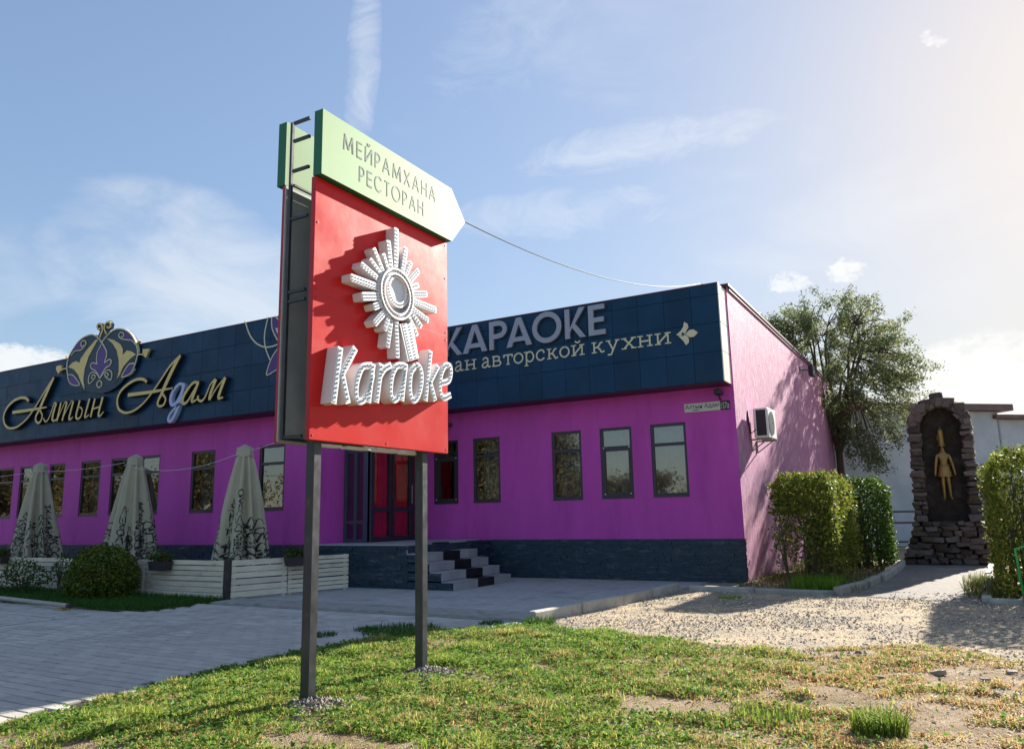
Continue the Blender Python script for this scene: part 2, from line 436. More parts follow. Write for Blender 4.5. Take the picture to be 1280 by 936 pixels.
def np_mesh(name, verts, faces_n, cols, matname):
    """verts (n,3), faces = consecutive runs of faces_n vertices, one colour per face (rgb)"""
    n = len(verts); nf = n // faces_n
    me = bpy.data.meshes.new(name)
    me.vertices.add(n); me.vertices.foreach_set('co', np.asarray(verts, np.float32).ravel())
    me.loops.add(n); me.loops.foreach_set('vertex_index', np.arange(n, dtype=np.int32))
    me.polygons.add(nf); me.polygons.foreach_set('loop_start', np.arange(0, n, faces_n, dtype=np.int32))
    try: me.polygons.foreach_set('loop_total', np.full(nf, faces_n, np.int32))
    except Exception: pass
    me.update(calc_edges=True)
    ca = me.color_attributes.new('Col', 'FLOAT_COLOR', 'POINT')
    c4 = np.ones((n, 4), np.float32); c4[:, :3] = np.repeat(np.asarray(cols, np.float32), faces_n, axis=0)
    ca.data.foreach_set('color', c4.ravel())
    me.materials.append(MATS[matname])
    return me


def leaves(points, size, cols, aspect=0.55, droop=0.0, flat=0.0, rng=RNG):
    """one four-cornered leaf per point, random facing; returns vertices for np_mesh(…, 4, …)"""
    n = len(points)
    d = rng.normal(size=(n, 3)); d[:, 2] = d[:, 2] * (1 - flat) - droop; d /= np.linalg.norm(d, axis=1)[:, None]
    e = rng.normal(size=(n, 3)); e -= d * (e * d).sum(1)[:, None]; e /= np.linalg.norm(e, axis=1)[:, None]
    s = (size * rng.uniform(0.65, 1.35, n))[:, None]
    a = points - d * s * 0.5; b = points + d * s * 0.5
    nrm = np.cross(d, e)
    l = points + e * s * aspect * 0.5 + nrm * s * 0.12; r = points - e * s * aspect * 0.5 + nrm * s * 0.12
    return np.stack([a, r, b, l], 1).reshape(-1, 3)


def vnoise(x, y, seed=0):
    """smooth 2D value noise in 0..1 for numpy arrays"""
    xi = np.floor(x).astype(np.int64); yi = np.floor(y).astype(np.int64); xf = x - xi; yf = y - yi
    def h(a, b):
        n = (a * 374761393 + b * 668265263 + seed * 974711) & 0xffffffff
        n = ((n ^ (n >> 13)) * 1274126177) & 0xffffffff
        return ((n ^ (n >> 16)) & 0xffff) / 65535.0
    u = xf * xf * (3 - 2 * xf); v = yf * yf * (3 - 2 * yf)
    return (h(xi, yi) * (1 - u) + h(xi + 1, yi) * u) * (1 - v) + (h(xi, yi + 1) * (1 - u) + h(xi + 1, yi + 1) * u) * v


def fbm(x, y, seed=0, oct=4):
    t = 0; a = 0.5; s = 0
    for k in range(oct):
        t = t + a * vnoise(x * 2 ** k, y * 2 ** k, seed + k * 17); s += a; a *= 0.5
    return t / s


def smooth_line(pts, per=5):
    """Catmull-Rom through tuples of any length"""
    P = [np.array(p, float) for p in pts]
    if len(P) < 3: return [tuple(p) for p in P]
    closed = np.allclose(P[0][:2], P[-1][:2])
    out = []
    for i in range(len(P) - 1):
        p0 = P[i - 1] if i > 0 else (P[-2] if closed else 2 * P[0] - P[1])
        p1, p2 = P[i], P[i + 1]
        p3 = P[i + 2] if i + 2 < len(P) else (P[1] if closed else 2 * P[-1] - P[-2])
        for k in range(per):
            t = k / per
            out.append(tuple(0.5 * (2 * p1 + (p2 - p0) * t + (2 * p0 - 5 * p1 + 4 * p2 - p3) * t * t + (3 * p1 - p0 - 3 * p2 + p3) * t ** 3)))
    out.append(tuple(P[-1])); return out


def stroke(mb, pts, fn, d0, d1, mi=0, ms=None, grow=0.0, per=5, extend=0.0):
    """ribbon of given widths along (u, v, w) points, extruded from depth d0 to d1"""
    ms = mi if ms is None else ms
    P = smooth_line(pts, per); n = len(P)
    L, R = [], []
    for k in range(n):
        a = np.array(P[max(k - 1, 0)][:2]); b = np.array(P[min(k + 1, n - 1)][:2]); t = b - a
        t = t / (np.linalg.norm(t) + 1e-9); nn = np.array((-t[1], t[0])); w = P[k][2] / 2 + grow
        c = np.array(P[k][:2])
        if k == 0: c = c - t * (grow + extend)
        if k == n - 1: c = c + t * (grow + extend)
        L.append(c + nn * w); R.append(c - nn * w)
    i = len(mb.v)
    for d in (d0, d1):
        for k in range(n):
            mb.v.append(tuple(fn(L[k][0], L[k][1], d))); mb.v.append(tuple(fn(R[k][0], R[k][1], d)))
    o = 2 * n
    for k in range(n - 1):
        a = i + 2 * k
        mb.f.append((a + o, a + o + 1, a + o + 3, a + o + 2)); mb.m.append(mi)
        mb.f.append((a, a + 2, a + o + 2, a + o)); mb.m.append(ms)
        mb.f.append((a + 1, a + o + 1, a + o + 3, a + 3)); mb.m.append(ms)
    a = i; mb.f.append((a, a + o, a + o + 1, a + 1)); mb.m.append(ms)
    a = i + 2 * (n - 1); mb.f.append((a, a + 1, a + o + 1, a + o)); mb.m.append(ms)


def circle_pts(cu, cv, r, n=28, w=None):
    p = [(cu + r * math.cos(2 * math.pi * k / n), cv + r * math.sin(2 * math.pi * k / n)) for k in range(n)]
    if w is None: return p
    return [(a, b, w) for a, b in p] + [(p[0][0], p[0][1], w)]


_font_cache = {}


def glyph_mesh(text, bold=0.0):
    """outline of a text as (verts, faces) in font units"""
    k = (text, bold)
    if k in _font_cache: return _font_cache[k]
    c = bpy.data.curves.new('glyph', 'FONT'); c.body = text; c.size = 1.0; c.offset = bold; c.fill_mode = 'FRONT'; c.resolution_u = 4
    o = bpy.data.objects.new('glyph', c)
    me = bpy.data.meshes.new_from_object(o)
    v = np.array([tuple(x.co) for x in me.vertices]) if len(me.vertices) else np.zeros((0, 3)); f = [tuple(p.vertices) for p in me.polygons]
    bm = bmesh.new(); bm.from_mesh(me); bmesh.ops.remove_doubles(bm, verts=bm.verts, dist=1e-5)
    edges = []
    bm.verts.index_update()
    v = np.array([tuple(x.co) for x in bm.verts]) if len(bm.verts) else v
    f = [tuple(w.index for w in p.verts) for p in bm.faces]
    edges = [(e.verts[0].index, e.verts[1].index) for e in bm.edges if len(e.link_faces) == 1]
    bm.free(); bpy.data.objects.remove(o); bpy.data.curves.remove(c); bpy.data.meshes.remove(me)
    _font_cache[k] = (v, f, edges); return _font_cache[k]


def glyph_into(mb, text, u0, u1, v0, v1, fn, d0, d1, mi=0, ms=None, bold=0.0):
    v, f, ed = glyph_mesh(text, bold)
    if len(v) == 0: return
    lo = v.min(0); hi = v.max(0)
    ms = mi if ms is None else ms
    U = u0 + (v[:, 0] - lo[0]) / (hi[0] - lo[0]) * (u1 - u0); W = v0 + (v[:, 1] - lo[1]) / (hi[1] - lo[1]) * (v1 - v0)
    i = len(mb.v); n = len(v)
    for d in (d0, d1):
        for a, b in zip(U, W): mb.v.append(tuple(fn(a, b, d)))
    for p in f: mb.f.append(tuple(i + n + k for k in p)); mb.m.append(mi)
    for a, b in ed: mb.f.append((i + a, i + b, i + n + b, i + n + a)); mb.m.append(ms)


def word_boxes(text, u0, u1, base, cap, bold=0.0):
    """boxes (char, u0, u1, v0, v1) of every letter of a word fitted between u0 and u1"""
    right = []; W = glyph_mesh(text, bold)[0]; lo = W[:, 0].min(); hi = W[:, 0].max()
    H = glyph_mesh('Н', bold)[0]; hb, ht = H[:, 1].min(), H[:, 1].max()
    s = (u1 - u0) / (hi - lo); sv = (cap - base) / (ht - hb); out = []
    for k, ch in enumerate(text):
        if ch == ' ': continue
        g = glyph_mesh(ch, bold)[0]; pre = glyph_mesh(text[:k + 1], bold)[0]
        r = pre[:, 0].max(); l = r - (g[:, 0].max() - g[:, 0].min())
        out.append((ch, u0 + (l - lo) * s, u0 + (r - lo) * s, base + (g[:, 1].min() - hb) * sv, base + (g[:, 1].max() - hb) * sv))
    return out

# ================================================================== GROUND
def sheet(name, pts, z, matname, kind='structure', parent=None):
    mb = MB(); mb.poly([(x, y, z) for x, y in pts])
    o = part(name, mb, matname, parent)
    if parent is None: o['kind'] = kind
    return o


mb = MB(); mb.poly([(-300, -300, 0), (300, -300, 0), (300, 300, 0), (-300, 300, 0)])
struct('ground', mb, 'gravel_ground')

LAWN_EDGE = [(-5.2, 1.0), (-5.95, 2.6), (-6.1, 3.2), (-6.27, 4.32), (-6.37, 5.5), (-6.36, 6.7), (-6.15, 7.7), (-5.55, 8.6), (-5.05, 9.25), (-4.49, 9.0), (-3.36, 8.78), (-2.41, 8.70), (-1.58, 8.65), (-0.53, 9.35), (0.36, 8.8), (2.0, 8.4), (4.5, 8.2)]


def inside(x, y, poly):
    r = np.zeros(x.shape, bool); n = len(poly); j = n - 1
    for i in range(n):
        xi, yi = poly[i]; xj, yj = poly[j]
        c = ((yi > y) != (yj > y)) & (x < (xj - xi) * (y - yi) / (yj - yi + 1e-12) + xi)
        r ^= c; j = i
    return r


def edge_dist(x, y, line):
    d = np.full(x.shape, 1e9)
    for (ax, ay), (bx, by) in zip(line[:-1], line[1:]):
        t = np.clip(((x - ax) * (bx - ax) + (y - ay) * (by - ay)) / ((bx - ax) ** 2 + (by - ay) ** 2), 0, 1)
        d = np.minimum(d, np.hypot(x - ax - t * (bx - ax), y - ay - t * (by - ay)))
    return d


LAWN_POLY = LAWN_EDGE + [(4.5, -4.0), (-4.6, -4.0)]


def lawn_z(x, y):
    d = np.clip(edge_dist(x, y, LAWN_EDGE) / 0.5, 0, 1)
    return 0.012 + d * (0.035 + 0.05 * (fbm(x * 0.9, y * 0.9, 5) - 0.4) + 0.02 * (fbm(x * 5, y * 5, 9) - 0.5))


# lawn soil: one uneven sheet following the lawn outline
bm = bmesh.new()
gx = np.arange(-6.7, 4.6, 0.12); gy = np.arange(-4.0, 9.6, 0.12)
idx = {}
XX, YY = np.meshgrid(gx, gy, indexing='ij'); IN = inside(XX, YY, LAWN_POLY); DD = edge_dist(XX, YY, LAWN_EDGE)
ZZ = np.where(IN, lawn_z(XX, YY), 0.012 - DD * 0.16)
KEEP = IN | (DD < 0.2)
mb = MB()
for i in range(len(gx)):
    for j in range(len(gy)):
        if KEEP[i, j]: idx[(i, j)] = len(mb.v); mb.v.append((gx[i], gy[j], ZZ[i, j]))
for i in range(len(gx) - 1):
    for j in range(len(gy) - 1):
        q = [(i, j), (i + 1, j), (i + 1, j + 1), (i, j + 1)]
        if all(k in idx for k in q): mb.f.append(tuple(idx[k] for k in q)); mb.m.append(0)
lawn = struct('lawn', mb, 'soil', smooth=True)

# --- paving: bed of jointing sand, pavers laid in rows along the facade
PAVE = [(-34, -3), (-5.3, -3), (-5.3, 1.0)] + LAWN_EDGE[1:9] + [(-5.25, 9.55), (-11.9, 9.55), (-11.75, 8.35), (-12.9, 8.15), (-14.1, 8.35), (-34, 8.9)]
paving = sheet('paving', PAVE, 0.004, 'paver_joint')
PX, PY, PH = 0.30, 0.15, 0.022
proto = MB(); proto.cham((-PX / 2 + 0.004, -PY / 2 + 0.010, -0.01), (PX / 2 - 0.004, PY / 2 - 0.010, PH), 0.005)
pv_me = proto.mesh('paver', ['paver'])
cells = []
for r in range(int(13 / PY)):
    y = -3 + (r + 0.5) * PY
    off = 0.15 if r % 2 else 0.0
    xs = np.arange(-30, -4.8, PX) + off
    ok = np.ones(len(xs), bool)
    for cx in (-PX / 2, PX / 2):
        for cy in (-PY / 2, PY / 2): ok &= inside(xs + cx, np.full(len(xs), y + cy), PAVE)
    cells += [(x, y) for x in xs[ok]]
FW = np.array((FWD.x, FWD.y)); RT = np.array((RIGHT.x, RIGHT.y))


def in_view(x, y, margin=0.05):
    d = x * FWD.x + y * FWD.y - 1.45 * FWD.z; s = (x * RIGHT.x + y * RIGHT.y - 1.45 * RIGHT.z) / d
    t = (x * UP.x + y * UP.y - 1.45 * UP.z) / d
    return (d > 0.3) & (abs(s) < 0.668 + margin) & (t > -0.489 - margin)


cells.sort(key=lambda c: (not in_view(c[0], c[1], 0.0), c[0] ** 2 + c[1] ** 2))
rest = MB()
for k, (x, y) in enumerate(cells):
    dz = random.uniform(-0.002, 0.003)
    if k < 300:
        o = bpy.data.objects.new('paver', pv_me); COL.objects.link(o); o.parent = paving; o.location = (x, y, dz)
        o.rotation_euler = (random.uniform(-.006, .006), random.uniform(-.006, .006), random.uniform(-.004, .004))
    else:
        if x < -30 or not in_view(x, y, 0.35): continue
        j = random.uniform(-.003, .003); rest.box(x - PX / 2 + .004, x + PX / 2 - .004, y - PY / 2 + .010 + j, y + PY / 2 - .010 + j, 0.004, PH + dz)
o = part('pavers', rest, 'paver', paving); o['kind'] = 'stuff'

# --- concrete apron in front of the entrance and along the facade
apron = sheet('apron', [(-11.9, 9.6), (-5.25, 9.6), (-4.78, 12.0), (-4.74, 14.35), (-4.6, 16.2), (-12.6, 16.2), (-12.6, 9.6)], 0.006, 'concrete')
mb = MB()
for (xa, ya, xb, yb) in [(-11.8, 9.65, -8.6, 10.35), (-8.58, 9.65, -5.3, 10.35)]:
    mb.box(xa, xb, ya, yb, 0.0, 0.035)
o = part('apron_slab', mb, 'kerb_concrete', apron)

# --- kerbs: each stone a piece
def kerb_run(name, pts, w=0.14, h=0.13, step=1.0, matname='kerb_concrete', wob=0.01):
    root = bpy.data.objects.new(name, None); COL.objects.link(root); root['kind'] = 'structure'; root.location = (pts[0][0], pts[0][1], 0)
    for (ax, ay), (bx, by) in zip(pts[:-1], pts[1:]):
        L = math.hypot(bx - ax, by - ay); n = max(1, round(L / step)); ang = math.atan2(by - ay, bx - ax)
        for k in range(n):
            t = (k + 0.5) / n; l = L / n - 0.012
            m_ = MB(); m_.cham((-l / 2, -w / 2, -0.05), (l / 2, w / 2, h + random.uniform(-wob, wob)), 0.018)
            o = part('kerb_stone', m_, matname, root, local=True)
            o.location = (ax + (bx - ax) * t - pts[0][0] + random.uniform(-wob, wob), ay + (by - ay) * t - pts[0][1] + random.uniform(-wob, wob), 0)
            o.rotation_euler = (random.uniform(-1, 1) * wob, 0, ang + random.uniform(-1, 1) * wob)
    return root


kerb_run('kerb', [(-5.24, 9.6), (-4.86, 11.9), (-4.72, 14.35)], 0.13, 0.15, 1.15)
kerb_run('kerb', [(-4.55, 14.5), (-3.3, 14.42), (-1.98, 14.35)], 0.16, 0.09, 0.9, wob=0.02)
kerb_run('kerb', [(-1.92, 14.45), (-1.62, 15.9), (-1.42, 18.5), (-1.36, 22.0)], 0.15, 0.13, 1.05, wob=0.02)
kerb_run('kerb', [(0.25, 14.0), (0.30, 16.5), (0.55, 22.0)], 0.14, 0.09, 1.1, wob=0.02)
kerb_run('kerb', [(0.25, 13.9), (3.2, 13.9)], 0.14, 0.09, 1.1, wob=0.02)

sheet('path', [(-1.85, 14.4), (0.2, 13.8), (0.35, 16.5), (0.6, 22.6), (-1.45, 22.6), (-1.45, 18.5), (-1.6, 16.0)], 0.005, 'asphalt')
sheet('hedge_bed', [(-3.83, 14.55), (-2.0, 14.45), (-1.7, 15.9), (-1.5, 18.5), (-1.44, 22.6), (-2.4, 30.0), (-3.83, 30.0)], 0.03, 'soil')
sheet('hedge_bed', [(0.32, 13.98), (3.4, 13.98), (3.4, 22.0), (0.6, 22.0), (0.37, 16.5)], 0.03, 'soil')
sheet('terrace_bed', [(-11.85, 10.05), (-11.72, 8.4), (-12.9, 8.2), (-14.1, 8.4), (-34, 8.95), (-34, 10.05)], 0.012, 'soil')
sheet('terrace', [(-12.6, 10.05), (-34, 10.05), (-34, 13.2), (-12.6, 13.2)], 0.010, 'concrete')

# painted parking lines
mk = MB()
def line_strip(m_, a, b, w, z=0.0275):
    a = Vector((*a, 0)); b = Vector((*b, 0)); n = Vector((-(b - a).y, (b - a).x, 0)).normalized() * w / 2
    m_.poly([(p.x, p.y, z) for p in (a + n, b + n, b - n, a - n)])
line_strip(mk, (-24, 7.35), (-12.2, 7.27), 0.07)
struct('parking_marking', mk, 'marking')
mk = MB(); line_strip(mk, (-12.25, 7.21), (-12.45, 1.5), 0.07)
struct('parking_marking', mk, 'marking')

# ================================================================== RESTAURANT BUILDING
YW = 16.2      # front wall of the right wing
YL = 13.2      # front wall of the left wing
XS = -3.84     # side wall
XC = -12.6     # corner of the left wing
ZR = 6.14
PZ = 0.88
bld = thing('restaurant_building', (-14, 18, 0), 'long purple restaurant with dark tiled fascia and black slate plinth', 'building')


def wall_x(mb, x0, x1, z0, z1, y, openings, depth=0.16, back=0.25):
    """wall facing -Y with rectangular openings (x0,x1,z0,z1) and reveals"""
    xs = sorted({x0, x1} | {o[0] for o in openings} | {o[1] for o in openings}); zs = sorted({z0, z1} | {o[2] for o in openings} | {o[3] for o in openings})
    for a, b in zip(xs[:-1], xs[1:]):
        for c, d in zip(zs[:-1], zs[1:]):
            mx, mz = (a + b) / 2, (c + d) / 2
            if any(o[0] < mx < o[1] and o[2] < mz < o[3] for o in openings): continue
            mb.poly([(a, y, c), (b, y, c), (b, y, d), (a, y, d)]); mb.poly([(a, y + back, c), (a, y + back, d), (b, y + back, d), (b, y + back, c)])
    for a, b, c, d in openings:
        mb.poly([(a, y, c), (a, y, d), (a, y + back, d), (a, y + back, c)]); mb.poly([(b, y, c), (b, y + back, c), (b, y + back, d), (b, y, d)])
        mb.poly([(a, y, c), (a, y + back, c), (b, y + back, c), (b, y, c)]); mb.poly([(a, y, d), (b, y, d), (b, y + back, d), (a, y + back, d)])


WIN_R = [(-11.585, -10.83), (-10.38, -9.60), (-8.175, -7.41), (-6.94, -6.17), (-5.73, -4.925)]
WIN_L = [(-14.63, -13.77), (-17.13, -16.22), (-19.27, -18.40), (-20.53, -19.72), (-21.95, -21.02), (-23.55, -22.75), (-25.15, -24.30), (-26.45, -25.50), (-28.3, -27.4)]
ZWR = (1.79, 3.355); ZWL = (1.70, 3.24)
mb = MB(); wall_x(mb, -11.9, XS, 0.0, ZR - 0.02, YW, [(a, b, *ZWR) for a, b in WIN_R]); part('wall', mb, 'stucco', bld)
mb = MB(); wall_x(mb, -31, XC, 0.0, ZR, YL, [(a, b, *ZWL) for a, b in WIN_L])
mb.poly([(XC, YL, 0), (XC, 14.0, 0), (XC, 14.0, ZR), (XC, YL, ZR)]); mb.poly([(XC, 14.0, 3.70), (XC, YW, 3.70), (XC, YW, ZR), (XC, 14.0, ZR)]); part('wall', mb, 'stucco', bld)
mb = MB(); mb.poly([(XC, YW, 3.7), (-11.9, YW, 3.7), (-11.9, YW, 6.1), (XC, YW, 6.1)]); part('wall', mb, 'stucco', bld)
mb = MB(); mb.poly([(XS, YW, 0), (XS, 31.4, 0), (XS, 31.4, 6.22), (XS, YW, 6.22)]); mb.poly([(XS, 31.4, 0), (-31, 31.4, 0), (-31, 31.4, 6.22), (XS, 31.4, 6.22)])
mb.poly([(-31, 31.4, 0), (-31, YL, 0), (-31, YL, 6.22), (-31, 31.4, 6.22)]); part('side_wall', mb, 'stucco_ribbed_sunlit', bld)
mb = MB(); mb.box(-30.9, XS - 0.02, YW + 0.03, 31.35, 5.9, 6.0); mb.box(-30.9, XC - 0.02, YL + 0.02, YW + 0.02, 5.9, 6.0); mb.box(XC, -11.0, 13.9, YW, 3.7, 3.8); part('roof', mb, 'roof_felt', bld)
mb = MB(); mb.box(XS - 0.22, XS + 0.05, YW - 0.02, 31.45, 6.225, 6.275); mb.box(XS + 0.004, XS + 0.03, YW + 0.12, 31.43, 6.15, 6.223); part('roof_flashing', mb, 'flashing', bld)
# inner partition so the rooms behind the windows stay dim
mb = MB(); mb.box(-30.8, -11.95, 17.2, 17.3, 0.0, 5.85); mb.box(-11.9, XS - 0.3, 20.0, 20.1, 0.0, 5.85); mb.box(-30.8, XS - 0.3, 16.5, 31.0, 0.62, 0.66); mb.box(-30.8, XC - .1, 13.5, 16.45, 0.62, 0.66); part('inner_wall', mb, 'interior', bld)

# slate ledger plinth: thin split stones of uneven projection
def ledger(mb, a, b, z0, z1, nrm, rng):
    """stones on the vertical strip from a to b (xy), outward normal nrm"""
    A = Vector((*a, 0)); B = Vector((*b, 0)); L = (B - A).length; t = (B - A) / L; n = Vector((*nrm, 0)); z = z0
    while z < z1 - 0.01:
        h = min(rng.choice((0.035, 0.045, 0.055, 0.07)), z1 - z); s = -rng.uniform(0, 0.2)
        while s < L:
            l = rng.uniform(0.14, 0.42); s0, s1 = max(s, 0), min(s + l, L)
            if s1 - s0 > 0.01:
                p = rng.uniform(0.012, 0.038); a0 = A + t * (s0 + .002); a1 = A + t * (s1 - .002); o = n * p; zt = z + h - .003
                i = len(mb.v); mb.v += [tuple(a0 + Vector((0, 0, z))), tuple(a1 + Vector((0, 0, z))), tuple(a1 + Vector((0, 0, zt))), tuple(a0 + Vector((0, 0, zt)))]
                mb.v += [tuple(Vector(q) + o) for q in mb.v[i:i + 4]]
                for f in ((4, 5, 6, 7), (0, 1, 5, 4), (1, 2, 6, 5), (2, 3, 7, 6), (3, 0, 4, 7)): mb.f.append(tuple(i + k for k in f)); mb.m.append(0)
            s += l
        z += h


rr = random.Random(3)
mb = MB(); mb.box(-9.9, XS - 0.004, YW - 0.006, YW + 0.02, 0, PZ); ledger(mb, (-9.9, YW - 0.006), (XS - 0.004, YW - 0.006), 0, PZ, (0, -1), rr); ledger(mb, (XS - 0.004, YW - 0.006), (XS - 0.004, YW + 0.02), 0, PZ, (1, 0), rr)
o = part('slate_plinth', mb, 'slate', bld); o['kind'] = 'stuff'
mb = MB(); mb.box(-31, XC, YL - 0.006, YL + 0.02, 0, PZ); ledger(mb, (-27.5, YL - 0.006), (XC, YL - 0.006), 0, PZ, (0, -1), rr)
o = part('slate_plinth', mb, 'slate', bld); o['kind'] = 'stuff'

# fascia tiles
def fascia(x_edges, z_edges, y):
    for i, (a, b) in enumerate(zip(x_edges[:-1], x_edges[1:])):
        for j, (c, d) in enumerate(zip(z_edges[:-1], z_edges[1:])):
            m_ = MB(); g = 0.006; t = 0.022
            m_.poly([(a + g, y - t, c + g), (b - g, y - t, c + g), (b - g, y - t, d - g), (a + g, y - t, d - g)])
            k = 0.004
            fr = [(a + g - k, y - t + k, c + g - k), (b - g + k, y - t + k, c + g - k), (b - g + k, y - t + k, d - g + k), (a + g - k, y - t + k, d - g + k)]
            bk = [(p[0], y, p[2]) for p in fr]; top = m_.v[0:4]
            for q in range(4): m_.poly([fr[q], fr[(q + 1) % 4], top[(q + 1) % 4], top[q]]); m_.poly([bk[q], bk[(q + 1) % 4], fr[(q + 1) % 4], fr[q]])
            o = part('fascia_tile', m_, 'fascia_tile', bld)
            # tiny misalignment of each tile about its own centre
            cx, cz = (a + b) / 2, (c + d) / 2
            tilt = Matrix.Translation((cx, y, cz)) @ Matrix.Rotation(random.uniform(-.006, .006), 4, 'X') @ Matrix.Rotation(random.uniform(-.006, .006), 4, 'Z') @ Matrix.Translation((-cx, -y, -cz))
            o.data.transform(tilt)


YFR, YFL = 15.62, 12.62
xr = [-12.30, -11.70, -11.08] + [-10.47 + 0.6 * k for k in range(11)] + [-3.885]
fascia(xr, [4.06, 4.70, 5.31, 5.905, 6.14], YFR)
xl = [-30.56 + 0.6 * k for k in range(30)] + [-12.5]
fascia(xl, [3.95, 4.54, 5.12, 5.69, 6.19], YFL)
mb = MB(); mb.box(-12.32, -3.89, YFR + 0.002, YW - 0.004, 4.07, 6.10); part('fascia_box', mb, 'fascia_back', bld)
mb = MB(); mb.box(-30.56, -12.51, YFL + 0.002, YL - 0.004, 3.96, 6.15); part('fascia_box', mb, 'fascia_back', bld)
mb = MB(); mb.box(-12.32, -3.89, YFR + 0.03, YW - 0.005, 4.045, 4.068); part('soffit', mb, 'soffit', bld)
mb = MB(); mb.box(-30.56, -12.51, YFL + 0.03, YL - 0.005, 3.935, 3.958); part('soffit', mb, 'soffit', bld)
mb = MB(); mb.box(-12.32, -3.87, YFR - 0.03, YFR + 0.10, 6.142, 6.165); part('coping', mb, 'flashing', bld)
mb = MB(); mb.box(-30.56, -12.48, YFL - 0.03, YFL + 0.10, 6.192, 6.215); part('coping', mb, 'flashing', bld)
for c, d in zip([4.06, 4.70, 5.31, 5.905], [4.70, 5.31, 5.905, 6.14]):
    mb = MB(); mb.cham((-3.888, YFR - 0.02, c + 0.005), (-3.866, YW + 0.10, d - 0.005), 0.003); part('return_panel', mb, 'white_tile', bld)

# windows
def window(a, b, c, d, y, curtain, tint='window_glass', inner=False, frame='frame_dark', lean=0.0):
    w = MB(); y0, y1 = y + 0.02, y + 0.085; t = 0.06; zt = c + (d - c) * 0.71
    w.box(a, a + t, y0, y1, c, d); w.box(b - t, b, y0, y1, c, d); w.box(a + t, b - t, y0, y1, c, c + t); w.box(a + t, b - t, y0, y1, d - t, d); w.box(a + t, b - t, y0, y1, zt - t * .55, zt + t * .55)
    if inner:
        s = 0.04; y2 = y0 - 0.008
        w.box(a + t, a + t + s, y2, y1 - .02, c + t, zt - t * .55); w.box(b - t - s, b - t, y2, y1 - .02, c + t, zt - t * .55); w.box(a + t + s, b - t - s, y2, y1 - .02, c + t, c + t + s); w.box(a + t + s, b - t - s, y2, y1 - .02, zt - t * .55 - s, zt - t * .55)
    o = part('window', w, frame, bld)
    for (e, f) in ((c + t, zt - t * .55), (zt + t * .55, d - t)):
        p = MB(); yy = y + 0.055; l = random.uniform(-0.004, 0.004)
        p.poly([(a + t, yy, e), (b - t, yy + l, e), (b - t, yy + l * .5, f), (a + t, yy - l, f)]); part('pane', p, tint, o)
    if inner:
        for (sx, sz) in ((a + t * 1.3, c + t * 1.3), (b - t * 1.3, c + t * 1.3), (a + t * 1.3, zt), (b - t * 1.3, zt)):
            k = MB(); k.cham((sx - .013, y0 - .022, sz - .013), (sx + .013, y0 - .001, sz + .013), 0.004); part('hinge_cap', k, 'led_white', o)
    if curtain:
        lo, hi, m_ = curtain
        k = MB(); n = 40; pts = []
        for i in range(n + 1):
            u = lo + (hi - lo) * i / n; pts.append((a + (b - a) * u, y + 0.34 + 0.035 * math.sin(i * 1.15) + 0.015 * math.sin(i * 0.37)))
        for (p, q) in zip(pts[:-1], pts[1:]): k.poly([(p[0], p[1], c - .1), (q[0], q[1], c - .1), (q[0], q[1], d + .1), (p[0], p[1], d + .1)])
        part('curtain', k, m_, o, smooth=True)
    s = MB(); s.box(a - 0.0, b + 0.0, y - 0.012, y + 0.019, c - 0.028, c - 0.001); part('sill', s, 'frame_dark', o)
    return o


for k, (a, b) in enumerate(WIN_R):
    window(a, b, *ZWR, YW, {0: None, 1: (0.12, 1.0, 'curtain'), 2: (-0.05, 1.05, 'curtain'), 3: (-0.05, 1.05, 'curtain'), 4: (-0.05, 1.05, 'curtain')}[k], inner=k in (0, 3))
for k, (a, b) in enumerate(WIN_L):
    window(a, b, *ZWL, YL, (0.0, 0.55, 'curtain') if k in (1, 4) else None)

# glazed entrance porch standing on the landing
ZL = 0.90
XV, YV = -11.90, 14.0
def bars_x(m_, y, z0, z1, xs, zs, w=0.07, dp=0.07):
    for x in xs: m_.box(x - w / 2, x + w / 2, y - dp / 2, y + dp / 2, z0, z1)
    for z in zs: m_.box(xs[0] + w / 2, xs[-1] - w / 2, y - dp / 2 + .004, y + dp / 2 - .004, z - w / 2, z + w / 2)


